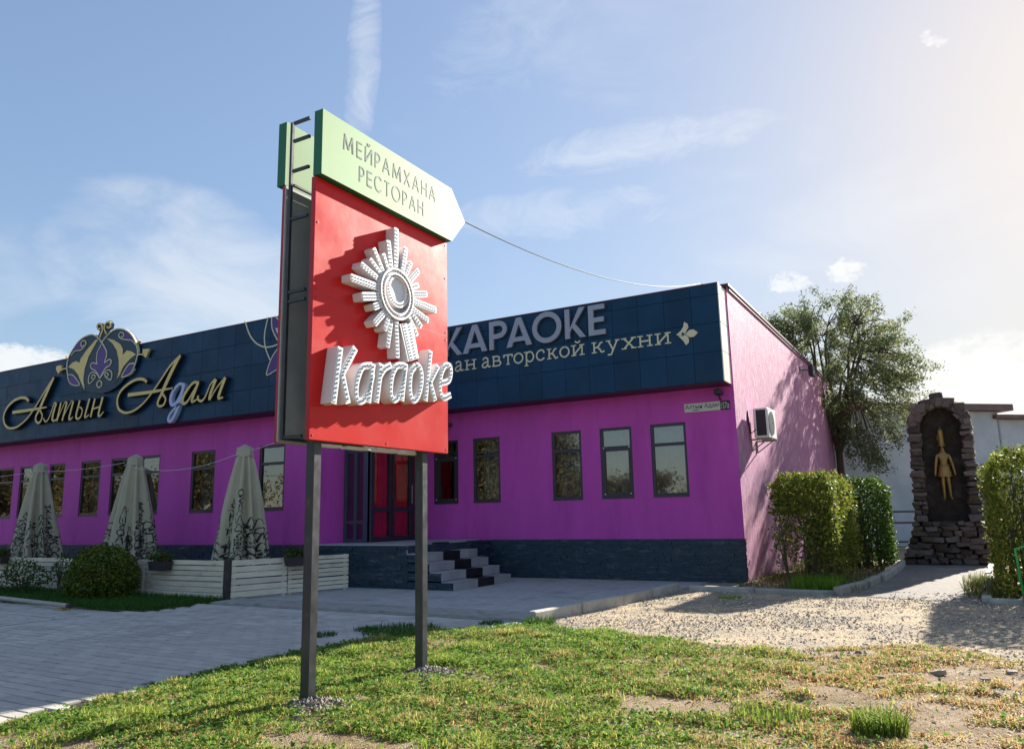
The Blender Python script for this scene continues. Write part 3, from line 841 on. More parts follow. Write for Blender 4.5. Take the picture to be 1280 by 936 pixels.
por = MB(); bars_x(por, YV, ZL, 3.72, [XC + 0.04, -12.25, XV], [ZL + .04, 1.36, 3.02, 3.68]); por.box(XV - 0.10, XV + 0.035, YV - 0.04, YV + 0.10, ZL, 3.73)
o = part('porch_glazing', por, 'frame_blue', bld)
for (xa, xb) in ((XC + .07, -12.285), (-12.215, XV - .10)):
    for (za, zb) in ((ZL + .075, 1.325), (1.395, 2.985), (3.055, 3.645)):
        p = MB(); p.poly([(xa, YV + .01, za), (xb, YV + .01 + random.uniform(-.003, .003), za), (xb, YV + .01, zb), (xa, YV + .01, zb)]); part('pane', p, 'window_glass', o)
def door(y0, y1, handle=True, name='door'):
    m_ = MB(); x0, x1 = XV - .035, XV + .03; t = 0.09; z0, z1 = ZL + .02, 3.12
    m_.box(x0, x1, y0, y0 + t, z0, z1); m_.box(x0, x1, y1 - t, y1, z0, z1)
    for za, zb in ((z0, z0 + .10), (1.60, 1.70), (z1 - .09, z1)): m_.box(x0 + .003, x1 - .003, y0 + t, y1 - t, za, zb)
    o = part(name, m_, 'frame_dark', bld)
    for za, zb in ((z0 + .10, 1.60), (1.70, z1 - .09)):
        p = MB(); p.poly([(XV, y0 + t, za), (XV, y1 - t, za), (XV, y1 - t, zb), (XV, y0 + t, zb)]); part('pane', p, 'door_glass', o)
    if handle:
        h = MB(); h.tube([(x1 + .045, y1 - .05, 1.78), (x1 + .045, y1 - .05, 2.25)], 0.012, 8); h.tube([(x1, y1 - .05, 1.82), (x1 + .045, y1 - .05, 1.82)], 0.008, 6); h.tube([(x1, y1 - .05, 2.2), (x1 + .045, y1 - .05, 2.2)], 0.008, 6); part('handle', h, 'ac_grey', o, smooth=True)
    c = MB(); n = 26
    for i in range(n):
        u, v = y0 + (y1 - y0) * i / n, y0 + (y1 - y0) * (i + 1) / n
        c.poly([(XV - .07 + .02 * math.sin(i * .9), u, z0), (XV - .07 + .02 * math.sin((i + 1) * .9), v, z0), (XV - .07 + .02 * math.sin((i + 1) * .9), v, z1), (XV - .07 + .02 * math.sin(i * .9), u, z1)])
    part('curtain', c, 'curtain_red', o, smooth=True)


door(14.12, 14.86, False); door(14.88, 15.66); door(15.68, 16.17, False)
mb = MB(); mb.box(XV - .03, XV + .03, YV + .11, YW, 3.13, 3.20); mb.box(XV - .03, XV + .03, YV + .11, YW, 3.64, 3.73)
for y in (14.87, 15.67): mb.box(XV - .03, XV + .03, y - .03, y + .03, 3.20, 3.64)
o = part('door_transom', mb, 'frame_dark', bld)
for (a, b) in ((14.11, 14.84), (14.90, 15.64), (15.70, 16.19)):
    p = MB(); p.poly([(XV, a, 3.2), (XV, b, 3.2), (XV, b, 3.64), (XV, a, 3.64)]); part('pane', p, 'window_glass', o)

# ================================================================== ENTRANCE STEPS
st = thing('entrance_steps', (-10, 14, 0), 'entrance stairs with checkered white and black tiled risers', 'steps')
XT = -9.92
mb = MB(); mb.box(XC, XT, 12.97, YW - 0.03, 0, ZL - 0.03); ledger(mb, (XC, 12.97), (XT, 12.97), 0, ZL - .03, (0, -1), rr); ledger(mb, (XT, 15.2), (XT, YW - .03), 0, ZL - .03, (1, 0), rr)
o = part('slate_cladding', mb, 'slate', st); o['kind'] = 'stuff'
mb = MB(); mb.cham((XC, 12.94, ZL - .028), (XT - .26, YW - .03, ZL), 0.004); part('landing_slab', mb, 'white_tile_step', st)
RUN, RISE, Y0S, Y1S = 0.29, 0.18, 12.97, 15.2
for k in range(5):
    x = XT + (4 - k) * RUN; z1 = RISE * (k + 1)
    base = MB()
    if k < 4:
        base.box(XT + .0, x - .03, Y0S, Y1S, z1 - RISE, z1 - .03); ledger(base, (XT, Y0S), (x - .03, Y0S), z1 - RISE, z1 - .03, (0, -1), rr)
    else: base.box(x - .25, x - .03, Y0S + .05, Y1S, z1 - RISE + .01, z1 - .03)
    s_ = part('step', base, 'slate', st)
    edges = [(0.0, .30, 0), (.30, .60, 0), (.60, .87, 0), (.87, 1.20, 1), (1.20, 1.52, 1), (1.52, 1.88, 0), (1.88, 2.23, 0)]
    sh = 0
    for (a, b, c) in edges:
        t = MB(); t.cham((x - .03, Y0S - .03 + a + .002, z1 - RISE + .002), (x - .004, Y0S - .03 + b - .002, z1 - .006), 0.003); part('riser_tile', t, 'black_tile_step' if c else 'white_tile_step', s_)
        t = MB(); t.cham((x - .03 - RUN + .004 if k < 4 else x - .26, Y0S - .03 + a + .002, z1 - .03), (x, Y0S - .03 + b - .002, z1 - .003), 0.003); part('tread_tile', t, 'black_tile_step' if c else 'white_tile_step', s_)

# ================================================================== LETTERING ON THE FASCIA
fnR = lambda u, v, d: (u, YFR - 0.022 - d, v)
fnL = lambda u, v, d: (u, YFL - 0.022 - d, v)
sg = thing('karaoke_letter_sign', (-8.6, YFR, 5.37), 'large raised grey block letters КАРАОКЕ on the right fascia', 'sign')
BLOCK = {
    'К': ([[(0, 0), (.24, 0), (.24, 1), (0, 1)], [(.24, .34), (.70, 1), (1.0, 1), (.50, .49), (1.02, 0), (.73, 0), (.35, .36), (.24, .20)]], []),
    'А': ([[(0, 0), (.40, 1), (.60, 1), (1, 0), (.79, 0), (.5, .77), (.21, 0)], [(.26, .17), (.74, .17), (.68, .33), (.32, .33)]], []),
    'Р': ([[(0, 0), (.25, 0), (.25, 1), (0, 1)]], [[(.12, .915), (.50, .915), (.76, .86), (.885, .69), (.76, .52), (.50, .46), (.12, .46)]]),
    'О': ([], [[(.5 + .41 * math.cos(k * math.pi / 12), .5 + .415 * math.sin(k * math.pi / 12)) for k in range(25)]]),
    'Е': ([[(0, 0), (.32, 0), (.32, 1), (0, 1)], [(.32, 0), (1, 0), (1, .165), (.32, .165)], [(.32, .42), (.92, .42), (.92, .58), (.32, .58)], [(.32, .835), (.98, .835), (.98, 1), (.32, 1)]], []),
}
for ch, a, b in [('К', -10.78, -10.23), ('А', -10.21, -9.50), ('Р', -9.44, -8.94), ('А', -8.96, -8.27), ('О', -8.26, -7.48), ('К', -7.40, -6.885), ('Е', -6.81, -6.40)]:
    m_ = MB(); v0, v1 = (5.36, 6.11) if ch == 'О' else (5.38, 6.08)
    polys, lines = BLOCK[ch]; k = 0
    for pg in polys: m_.prism([(a + x * (b - a), v0 + y * (v1 - v0)) for x, y in pg], fnR, 0.004, 0.085 + .0006 * k, 0, 1); k += 1
    for ln in lines: stroke(m_, [(a + x * (b - a), v0 + y * (v1 - v0), .122) for x, y in ln], fnR, 0.004, 0.085 + .0006 * k, 0, 1, per=3); k += 1
    part('letter', m_, ['grey_letter', 'grey_letter_side'], sg)

GL = {
    'н': ([[(.2, 0), (.2, 1)], [(.8, 0), (.8, 1)], [(.2, .5), (.8, .5)]], [(.2, 1), (.8, 1), (.2, 0), (.8, 0)]),
    'и': ([[(.2, 0), (.2, 1)], [(.8, 0), (.8, 1)], [(.2, .1), (.8, .9)]], [(.2, 1), (.8, 1), (.2, 0), (.8, 0)]),
    'к': ([[(.2, 0), (.2, 1)], [(.2, .48), (.48, .55), (.66, .86), (.82, .93)], [(.42, .54), (.62, .3), (.74, .04), (.94, .1)]], [(.2, 1), (.2, 0)]),
    'а': ([[(.2, .78), (.34, .95), (.58, .95), (.7, .75), (.7, .18), (.82, .04), (.97, .1)], [(.7, .56), (.42, .52), (.16, .32), (.18, .1), (.4, .03), (.6, .15), (.7, .3)]], []),
    'в': ([[(.2, 0), (.2, 1)], [(.1, .96), (.5, .96), (.72, .86), (.7, .62), (.5, .53), (.2, .53)], [(.5, .53), (.78, .44), (.86, .24), (.72, .06), (.5, .04), (.1, .04)]], []),
    'т': ([[(.5, 0), (.5, 1)], [(.06, .95), (.94, .95)], [(.08, 1), (.06, .72)], [(.92, 1), (.94, .72)]], [(.5, 0)]),
    'о': ([[(.5, .97), (.2, .82), (.08, .5), (.2, .18), (.5, .03), (.8, .18), (.92, .5), (.8, .82), (.5, .97)]], []),
    'р': ([[(.22, -.38), (.22, 1)], [(.22, .75), (.45, .96), (.75, .88), (.92, .5), (.78, .12), (.48, .04), (.22, .25)]], [(.18, 1), (.22, -.38)]),
    'с': ([[(.85, .68), (.78, .9), (.5, .97), (.2, .82), (.08, .5), (.2, .16), (.52, .03), (.88, .2)]], []),
    'у': ([[(.14, .98), (.5, .12)], [(.86, .98), (.5, .1), (.34, -.28), (.08, -.3)]], [(.14, 1), (.86, 1)]),
    'х': ([[(.15, .02), (.85, .98)], [(.15, .98), (.85, .02)]], [(.16, 1), (.84, 1), (.16, 0), (.84, 0)]),
    'е': ([[(.1, .55), (.9, .55), (.78, .88), (.5, .97), (.2, .82), (.08, .5), (.2, .16), (.52, .03), (.9, .2)]], []),
}
GL['й'] = (GL['и'][0] + [[(.32, 1.34), (.5, 1.2), (.68, 1.34)]], GL['и'][1])
sg = thing('slogan_letter_sign', (-7.8, YFR, 4.98), 'cream slab-serif words авторской кухни under the КАРАОКЕ letters', 'sign')
words = [('р', -12.30, -12.06), ('е', -12.03, -11.78), ('с', -11.75, -11.5), ('т', -11.46, -11.19), ('о', -11.15, -10.87), ('р', -10.82, -10.55), ('а', -10.52, -10.24), ('н', -10.21, -9.86), ('а', -9.73, -9.45), ('в', -9.43, -9.13), ('т', -9.10, -8.83), ('о', -8.82, -8.54), ('р', -8.525, -8.25), ('с', -8.21, -7.96), ('к', -7.92, -7.62), ('о', -7.60, -7.33), ('й', -7.30, -6.955), ('к', -6.79, -6.46), ('у', -6.42, -6.12), ('х', -6.06, -5.73), ('н', -5.70, -5.34), ('и', -5.305, -4.93)]
for ch, a, b in words:
    m_ = MB(); v0, v1 = 4.985, 5.235; W = b - a; H = v1 - v0; st_, se = GL[ch]; k = 0
    for ln in st_:
        stroke(m_, [(a + x * W, v0 + y * H, 0.036) for x, y in ln], fnR, 0.002, 0.012 + 0.0006 * k, per=4, extend=0.0 if len(ln) == 2 else 0.004); k += 1
    for (x, y) in se:
        yy = v0 + y * H + (-0.012 if y > .5 else 0.012); stroke(m_, [(a + (x - .18) * W, yy, .026), (a + (x + .18) * W, yy, .026)], fnR, 0.002, 0.012 + 0.0006 * k); k += 1
    part('letter', m_, 'cream', sg)
fl = thing('fleur_ornament', (-4.6, YFR, 5.1), 'small cream three-petal ornament at the end of the slogan', 'ornament')
for pts in ([(-4.63, 5.41), (-4.56, 5.36), (-4.545, 5.28), (-4.60, 5.20), (-4.62, 5.135), (-4.70, 5.11), (-4.82, 5.15), (-4.72, 5.22), (-4.66, 5.30)], [(-4.62, 4.90), (-4.555, 4.95), (-4.55, 5.04), (-4.60, 5.115), (-4.635, 5.12), (-4.70, 5.10), (-4.78, 5.13), (-4.72, 5.06), (-4.66, 4.98)], [(-4.60, 5.16), (-4.53, 5.22), (-4.44, 5.22), (-4.35, 5.14), (-4.44, 5.06), (-4.53, 5.06), (-4.60, 5.12)]):
    m_ = MB(); m_.prism(pts, fnR, 0.002, 0.012 + random.random() * .002); part('petal', m_, 'cream', fl)
m_ = MB(); m_.prism(circle_pts(-4.67, 5.15, 0.032, 14), fnR, 0.012, 0.018); part('eye', m_, 'navy_plate', fl)

SCRIPT = [('gold', [[(-23.685, 5.092, 0.081), (-23.866, 5.196, 0.081), (-24.155, 5.231, 0.0756), (-24.528, 5.17, 0.0784), (-24.839, 5.004, 0.0784), (-24.993, 4.774, 0.0756), (-24.959, 4.583, 0.0756), (-24.808, 4.425, 0.0702), (-24.576, 4.346, 0.0648), (-24.241, 4.348, 0.0594), (-23.928, 4.45, 0.052), (-23.628, 4.61, 0.054), (-23.344, 4.847, 0.054), (-23.029, 5.157, 0.054), (-22.717, 5.464, 0.0572), (-22.473, 5.678, 0.0702)], [(-22.473, 5.678, 0.0702), (-22.701, 5.359, 0.108), (-22.921, 5.043, 0.1144), (-23.081, 4.772, 0.104)], [(-23.081, 4.772, 0.0936), (-23.215, 4.615, 0.078), (-23.215, 4.473, 0.0676), (-23.065, 4.389, 0.0624), (-22.94, 4.451, 0.0624), (-22.906, 4.602, 0.0572), (-23.049, 4.769, 0.0572)], [(-24.515, 4.82, 0.0918), (-23.569, 4.814, 0.081), (-22.707, 4.822, 0.0312)]]), ('gold', [[(-22.837, 4.507, 0.0416), (-22.709, 4.402, 0.0416), (-22.564, 4.472, 0.0416), (-22.425, 4.716, 0.0416), (-22.343, 4.9, 0.0416), (-22.243, 4.904, 0.0416)], [(-22.234, 4.903, 0.078), (-22.352, 4.582, 0.085), (-22.358, 4.418, 0.0676), (-22.202, 4.398, 0.0416), (-22.118, 4.474, 0.035)]]), ('gold', [[(-22.005, 4.887, 0.075), (-22.132, 4.367, 0.075)], [(-21.704, 4.88, 0.075), (-21.868, 4.361, 0.075)], [(-21.394, 4.877, 0.075), (-21.533, 4.427, 0.075), (-21.461, 4.372, 0.052), (-21.36, 4.425, 0.035)], [(-22.087, 4.447, 0.0312), (-21.816, 4.86, 0.03), (-21.703, 4.875, 0.03)], [(-21.823, 4.463, 0.03), (-21.518, 4.858, 0.03), (-21.393, 4.872, 0.03)]]), ('gold', [[(-21.088, 4.874, 0.075), (-21.209, 4.45, 0.075), (-21.113, 4.356, 0.055), (-20.976, 4.419, 0.05), (-20.939, 4.601, 0.045), (-21.088, 4.688, 0.035)], [(-20.629, 4.881, 0.075), (-20.781, 4.427, 0.072), (-20.732, 4.37, 0.05), (-20.601, 4.425, 0.035)]]), ('gold', [[(-20.383, 4.858, 0.075), (-20.52, 4.357, 0.072)], [(-20.026, 4.873, 0.075), (-20.16, 4.425, 0.075), (-20.092, 4.351, 0.048), (-19.943, 4.455, 0.035)], [(-20.459, 4.571, 0.0384), (-20.12, 4.61, 0.04)]]), ('gold', [[(-18.151, 5.092, 0.075), (-18.296, 5.175, 0.075), (-18.575, 5.205, 0.0728), (-18.926, 5.122, 0.0728), (-19.232, 4.961, 0.0728), (-19.363, 4.744, 0.0728), (-19.303, 4.509, 0.0728), (-19.126, 4.387, 0.0676), (-18.879, 4.338, 0.06), (-18.566, 4.387, 0.055), (-18.23, 4.539, 0.05), (-17.908, 4.781, 0.05), (-17.594, 5.071, 0.055), (-17.25, 5.403, 0.06), (-16.847, 5.645, 0.07)], [(-16.847, 5.645, 0.07), (-17.064, 5.394, 0.11), (-17.326, 5.018, 0.12), (-17.514, 4.706, 0.105)], [(-17.514, 4.706, 0.09), (-17.62, 4.557, 0.075), (-17.639, 4.449, 0.065), (-17.528, 4.39, 0.0576), (-17.383, 4.438, 0.0576), (-17.341, 4.58, 0.06), (-17.484, 4.716, 0.06)], [(-18.912, 4.816, 0.0988), (-17.948, 4.805, 0.08), (-17.067, 4.821, 0.03)]]), ('pale', [[(-16.653, 4.863, 0.0624), (-16.855, 4.901, 0.0672), (-17.079, 4.749, 0.0816), (-17.165, 4.564, 0.09), (-17.114, 4.402, 0.085), (-16.968, 4.413, 0.072), (-16.809, 4.578, 0.0672), (-16.67, 4.853, 0.0624)], [(-16.681, 4.854, 0.096), (-16.8, 4.481, 0.096), (-16.921, 4.205, 0.0864), (-17.05, 4.024, 0.0768), (-17.155, 3.973, 0.072), (-17.209, 4.037, 0.0672), (-17.137, 4.175, 0.0528), (-16.897, 4.346, 0.0432), (-16.723, 4.426, 0.0288)]]), ('gold', [[(-16.085, 4.864, 0.0624), (-16.297, 4.874, 0.0672), (-16.531, 4.695, 0.0816), (-16.668, 4.493, 0.0864), (-16.622, 4.379, 0.0816), (-16.473, 4.427, 0.0598), (-16.278, 4.646, 0.0552), (-16.102, 4.861, 0.0576)], [(-16.103, 4.871, 0.0864), (-16.299, 4.471, 0.0912), (-16.268, 4.397, 0.0624), (-16.115, 4.446, 0.0322)]]), ('gold', [[(-16.086, 4.529, 0.0624), (-16.079, 4.438, 0.0598), (-15.943, 4.384, 0.0576), (-15.812, 4.484, 0.048), (-15.661, 4.75, 0.0432), (-15.484, 4.89, 0.0506)], [(-15.459, 4.881, 0.0912), (-15.628, 4.536, 0.0874), (-15.661, 4.381, 0.0912)], [(-15.635, 4.397, 0.0368), (-15.416, 4.655, 0.0384), (-15.131, 4.89, 0.0384)], [(-15.121, 4.889, 0.0912), (-15.305, 4.505, 0.092), (-15.32, 4.396, 0.072), (-15.17, 4.4, 0.0322)]])]
EMBLEM = {'backing': [(-21.904, 5.919), (-21.876, 6.168), (-21.698, 6.399), (-21.436, 6.618), (-21.12, 6.726), (-20.798, 6.752), (-20.507, 6.673), (-20.441, 6.783), (-20.581, 6.877), (-20.587, 6.989), (-20.473, 7.04), (-20.326, 6.977), (-20.255, 6.88), (-20.192, 7.007), (-20.038, 7.034), (-19.908, 6.929), (-19.931, 6.798), (-20.084, 6.77), (-20.014, 6.674), (-19.731, 6.745), (-19.423, 6.726), (-19.107, 6.598), (-18.861, 6.385), (-18.708, 6.164), (-18.627, 5.918), (-18.657, 5.688), (-18.814, 5.449), (-19.149, 5.31), (-19.321, 5.176), (-19.535, 5.08), (-19.831, 5.003), (-20.137, 4.985), (-20.537, 5.048), (-20.908, 5.133), (-21.339, 5.311), (-21.638, 5.378), (-21.796, 5.607)], 'yellow': [[(-20.473, 6.56), (-20.611, 6.546), (-20.983, 6.309), (-21.24, 6.092), (-21.286, 5.973), (-21.461, 6.043), (-21.644, 6.015), (-21.818, 5.91), (-21.533, 5.815), (-21.3, 5.627), (-21.148, 5.414), (-20.931, 5.152), (-21.031, 5.451), (-21.013, 5.768), (-20.874, 6.097), (-20.665, 6.343)], [(-20.094, 6.534), (-19.801, 6.354), (-19.583, 6.133), (-19.453, 5.829), (-19.416, 5.516), (-19.484, 5.287), (-19.578, 5.183), (-19.351, 5.438), (-19.224, 5.636), (-18.981, 5.797), (-18.717, 5.906), (-18.931, 6.015), (-19.122, 6.063), (-19.297, 5.954), (-19.319, 6.147), (-19.448, 6.283), (-19.733, 6.429)], [(-22.441, 5.93), (-22.43, 6.005), (-22.195, 6.016), (-22.141, 5.883), (-22.308, 5.763)], [(-18.438, 6.012), (-18.148, 5.987), (-18.286, 5.76), (-18.439, 5.848)]], 'purple': [[(-20.293, 6.393), (-20.463, 6.17), (-20.472, 5.926), (-20.422, 5.847), (-20.647, 5.898), (-20.739, 5.835), (-20.665, 5.729), (-20.497, 5.661), (-20.365, 5.549), (-20.247, 5.397), (-20.182, 5.505), (-20.076, 5.59), (-20.029, 5.681), (-19.842, 5.732), (-19.778, 5.844), (-19.902, 5.907), (-20.088, 5.845), (-20.032, 6.019), (-20.072, 6.194), (-20.187, 6.331)], [(-21.754, 5.602), (-21.594, 5.66), (-21.367, 5.511), (-21.197, 5.321), (-21.468, 5.349), (-21.69, 5.446)], [(-19.265, 5.346), (-19.137, 5.532), (-18.967, 5.666), (-18.763, 5.654), (-18.801, 5.494), (-18.971, 5.373)], [(-21.719, 6.25), (-21.547, 6.519), (-21.274, 6.641), (-21.304, 6.5), (-21.222, 6.409), (-21.482, 6.347)], [(-19.373, 6.622), (-19.143, 6.578), (-18.821, 6.285), (-19.042, 6.35), (-19.272, 6.392), (-19.265, 6.499)]], 'cream': [[(-21.803, 5.657, 0.035), (-21.892, 5.893, 0.0364), (-21.868, 6.167, 0.035), (-21.689, 6.393, 0.0364), (-21.427, 6.611, 0.035), (-21.119, 6.719, 0.0364), (-20.795, 6.732, 0.035), (-20.542, 6.636, 0.0364), (-20.299, 6.438, 0.035), (-20.072, 6.194, 0.0336), (-20.032, 6.019, 0.0336), (-20.088, 5.845, 0.035), (-19.901, 5.902, 0.0336), (-19.786, 5.845, 0.0336), (-19.842, 5.732, 0.035), (-20.021, 5.68, 0.0336), (-20.182, 5.505, 0.0336), (-20.248, 5.404, 0.0336)], [(-21.197, 5.321, 0.025), (-21.554, 5.37, 0.025), (-21.739, 5.501, 0.026), (-21.803, 5.657, 0.025), (-21.594, 5.66, 0.026), (-21.367, 5.511, 0.025), (-21.197, 5.321, 0.025)], [(-20.299, 6.438, 0.035), (-20.064, 6.608, 0.035), (-19.768, 6.726, 0.035), (-19.46, 6.714, 0.0336), (-19.145, 6.598, 0.0336), (-18.9, 6.402, 0.0336), (-18.727, 6.166, 0.0336), (-18.648, 5.944, 0.0322), (-18.697, 5.716, 0.0336), (-18.817, 5.473, 0.0336), (-18.971, 5.373, 0.0336), (-19.265, 5.346, 0.0336), (-19.137, 5.532, 0.0336), (-18.967, 5.666, 0.0336), (-18.728, 5.661, 0.0322)], [(-20.293, 6.393, 0.0275), (-20.463, 6.17, 0.0275), (-20.472, 5.926, 0.0275), (-20.422, 5.847, 0.0264), (-20.647, 5.898, 0.0275), (-20.739, 5.835, 0.0275), (-20.665, 5.729, 0.0275), (-20.497, 5.661, 0.0264), (-20.365, 5.549, 0.0264), (-20.248, 5.404, 0.0264)], [(-20.248, 5.404, 0.0264), (-20.405, 5.554, 0.0275), (-20.612, 5.625, 0.0264), (-20.761, 5.544, 0.0275), (-20.779, 5.375, 0.0264), (-20.712, 5.32, 0.0275), (-20.543, 5.399, 0.0264), (-20.475, 5.489, 0.0275), (-20.582, 5.549, 0.0275), (-20.653, 5.484, 0.0275), (-20.568, 5.438, 0.0264)], [(-20.248, 5.404, 0.0264), (-20.09, 5.543, 0.0264), (-19.905, 5.614, 0.0264), (-19.741, 5.529, 0.0275), (-19.716, 5.383, 0.0264), (-19.784, 5.319, 0.0264), (-19.957, 5.409, 0.0264), (-20.036, 5.489, 0.0264), (-19.954, 5.54, 0.0264), (-19.868, 5.471, 0.0264), (-19.94, 5.431, 0.0264)], [(-20.26, 5.345, 0.0288), (-20.353, 5.307, 0.03), (-20.355, 5.223, 0.03), (-20.256, 5.157, 0.0288), (-20.163, 5.191, 0.0288), (-20.155, 5.286, 0.0288), (-20.26, 5.345, 0.0288)], [(-21.719, 6.25, 0.0275), (-21.524, 6.347, 0.0286), (-21.275, 6.346, 0.0286), (-21.081, 6.433, 0.0275), (-21.047, 6.541, 0.0275), (-21.167, 6.612, 0.0275), (-21.282, 6.547, 0.0286), (-21.224, 6.427, 0.0286), (-21.128, 6.477, 0.0275)], [(-18.746, 6.168, 0.0253), (-18.927, 6.311, 0.0275), (-19.118, 6.355, 0.0264), (-19.389, 6.425, 0.0275), (-19.533, 6.524, 0.0275), (-19.467, 6.611, 0.0264), (-19.329, 6.568, 0.0264), (-19.318, 6.47, 0.0264), (-19.416, 6.496, 0.0275)]], 'gold': [[(-20.397, 6.591, 0.05), (-20.303, 6.788, 0.05), (-20.34, 6.929, 0.05), (-20.469, 7.005, 0.05), (-20.566, 6.949, 0.05), (-20.496, 6.84, 0.05), (-20.41, 6.853, 0.052)], [(-20.089, 6.648, 0.05), (-20.217, 6.825, 0.05), (-20.177, 6.956, 0.052), (-20.041, 6.992, 0.05), (-19.945, 6.91, 0.05), (-19.98, 6.817, 0.05), (-20.103, 6.859, 0.05)], [(-22.173, 5.869, 0.035), (-21.878, 5.886, 0.035)], [(-18.642, 5.885, 0.0336), (-18.387, 5.865, 0.0322)], [(-21.875, 6.156, 0.0312), (-21.974, 6.256, 0.0312)], [(-18.73, 6.19, 0.0288), (-18.591, 6.266, 0.0288)]]}
FLOWER = {'cream': [[(-14.637, 6.245, 0.0364), (-14.455, 5.885, 0.035), (-14.23, 5.652, 0.0364), (-13.944, 5.514, 0.035), (-13.67, 5.491, 0.035), (-13.402, 5.531, 0.035)], [(-13.844, 6.231, 0.0312), (-13.943, 5.815, 0.03), (-13.891, 5.482, 0.03), (-13.721, 5.163, 0.03)], [(-13.603, 6.22, 0.035), (-13.462, 6.099, 0.035), (-13.305, 5.989, 0.035)], [(-13.489, 4.89, 0.0288), (-13.283, 4.77, 0.0288)], [(-13.722, 6.213, 0.0312), (-13.691, 5.931, 0.03), (-13.507, 5.632, 0.03), (-13.402, 5.548, 0.0288)], [(-13.4, 5.494, 0.025), (-13.657, 5.229, 0.024), (-13.795, 4.949, 0.025), (-13.805, 4.815, 0.025), (-13.539, 4.896, 0.025), (-13.278, 5.013, 0.025)]], 'purple': [[(-13.722, 6.213), (-13.691, 5.931), (-13.507, 5.632), (-13.403, 5.568), (-13.256, 5.623), (-13.279, 6.147)], [(-13.4, 5.494), (-13.657, 5.229), (-13.795, 4.949), (-13.805, 4.815), (-13.539, 4.896), (-13.229, 5.031), (-13.247, 5.425)]], 'yellow': [[(-13.589, 5.929), (-13.368, 5.886), (-13.408, 5.668), (-13.514, 5.782)]], 'white': [[(-13.4, 5.506), (-13.256, 5.635), (-13.235, 5.154), (-13.34, 5.289)]], 'axis': -13.26}
RAYS = [[(5.421, 4.126, 0.066), (5.42, 3.771, 0.066)], [(5.305, 3.968, 0.063), (5.341, 3.741, 0.063)], [(5.099, 3.832, 0.051), (5.209, 3.682, 0.0476)], [(5.233, 3.821, 0.045), (5.281, 3.731, 0.042)], [(5.049, 3.716, 0.0476), (5.166, 3.641, 0.0476)], [(4.927, 3.632, 0.0616), (5.136, 3.568, 0.0616)], [(4.796, 3.478, 0.0702), (5.154, 3.48, 0.0756)], [(4.943, 3.344, 0.0756), (5.177, 3.4, 0.0756)], [(5.098, 3.282, 0.0644), (5.214, 3.338, 0.069)], [(5.111, 3.131, 0.0644), (5.247, 3.267, 0.069)], [(5.25, 3.103, 0.056), (5.303, 3.228, 0.056)], [(5.306, 2.958, 0.0588), (5.358, 3.226, 0.0588)], [(5.451, 2.884, 0.06), (5.437, 3.127, 0.06)], [(5.754, 3.152, 0.045), (5.706, 3.21, 0.045)], [(5.816, 3.248, 0.0576), (5.681, 3.34, 0.054)], [(5.929, 3.333, 0.064), (5.681, 3.393, 0.06)], [(6.06, 3.471, 0.0704), (5.669, 3.474, 0.0704)], [(5.905, 3.6, 0.0608), (5.681, 3.545, 0.057)], [(5.766, 3.658, 0.054), (5.632, 3.594, 0.0576)], [(5.766, 3.806, 0.0608), (5.62, 3.659, 0.057)], [(5.643, 3.856, 0.057), (5.56, 3.704, 0.057)], [(5.559, 3.978, 0.064), (5.513, 3.751, 0.06)]]
TRUNK = [(5.6, 2.872), (5.767, 2.934), (5.658, 3.26), (5.471, 3.206)]
KARAOKE = [[[(4.675, 2.832, 0.0486), (4.61, 2.377, 0.0486)], [(4.853, 2.86, 0.052), (4.704, 2.628, 0.052)], [(4.697, 2.631, 0.0468), (4.776, 2.396, 0.0468)]], [[(5.067, 2.75, 0.048), (4.96, 2.723, 0.0432), (4.902, 2.634, 0.048), (4.877, 2.536, 0.0432), (4.883, 2.449, 0.0432), (4.925, 2.419, 0.0432), (4.994, 2.458, 0.048), (5.049, 2.56, 0.048), (5.083, 2.67, 0.048)], [(5.088, 2.76, 0.05), (5.037, 2.434, 0.045)]], [[(5.199, 2.778, 0.05), (5.145, 2.447, 0.045)], [(5.179, 2.665, 0.044), (5.245, 2.748, 0.044), (5.329, 2.794, 0.044)]], [[(5.511, 2.823, 0.046), (5.42, 2.801, 0.046), (5.356, 2.71, 0.046), (5.334, 2.588, 0.046), (5.348, 2.51, 0.0414), (5.391, 2.488, 0.046), (5.449, 2.533, 0.046), (5.504, 2.651, 0.046), (5.536, 2.768, 0.046)], [(5.549, 2.837, 0.048), (5.497, 2.504, 0.048)]], [[(5.711, 2.851, 0.0506), (5.638, 2.783, 0.046), (5.614, 2.666, 0.046), (5.623, 2.56, 0.0506), (5.669, 2.517, 0.046), (5.733, 2.558, 0.0506), (5.785, 2.669, 0.0506), (5.793, 2.786, 0.0506), (5.762, 2.844, 0.046), (5.711, 2.851, 0.0506)]], [[(5.939, 3.026, 0.0506), (5.858, 2.547, 0.0506)], [(6.061, 2.898, 0.0484), (5.92, 2.714, 0.0484)], [(5.929, 2.731, 0.0484), (6.009, 2.565, 0.0484)]], [[(6.112, 2.74, 0.0462), (6.249, 2.785, 0.0462), (6.29, 2.882, 0.0462), (6.262, 2.936, 0.0462), (6.189, 2.927, 0.0462), (6.122, 2.835, 0.0462), (6.095, 2.711, 0.0462), (6.115, 2.621, 0.0462), (6.176, 2.601, 0.0462), (6.276, 2.641, 0.0462)]]]

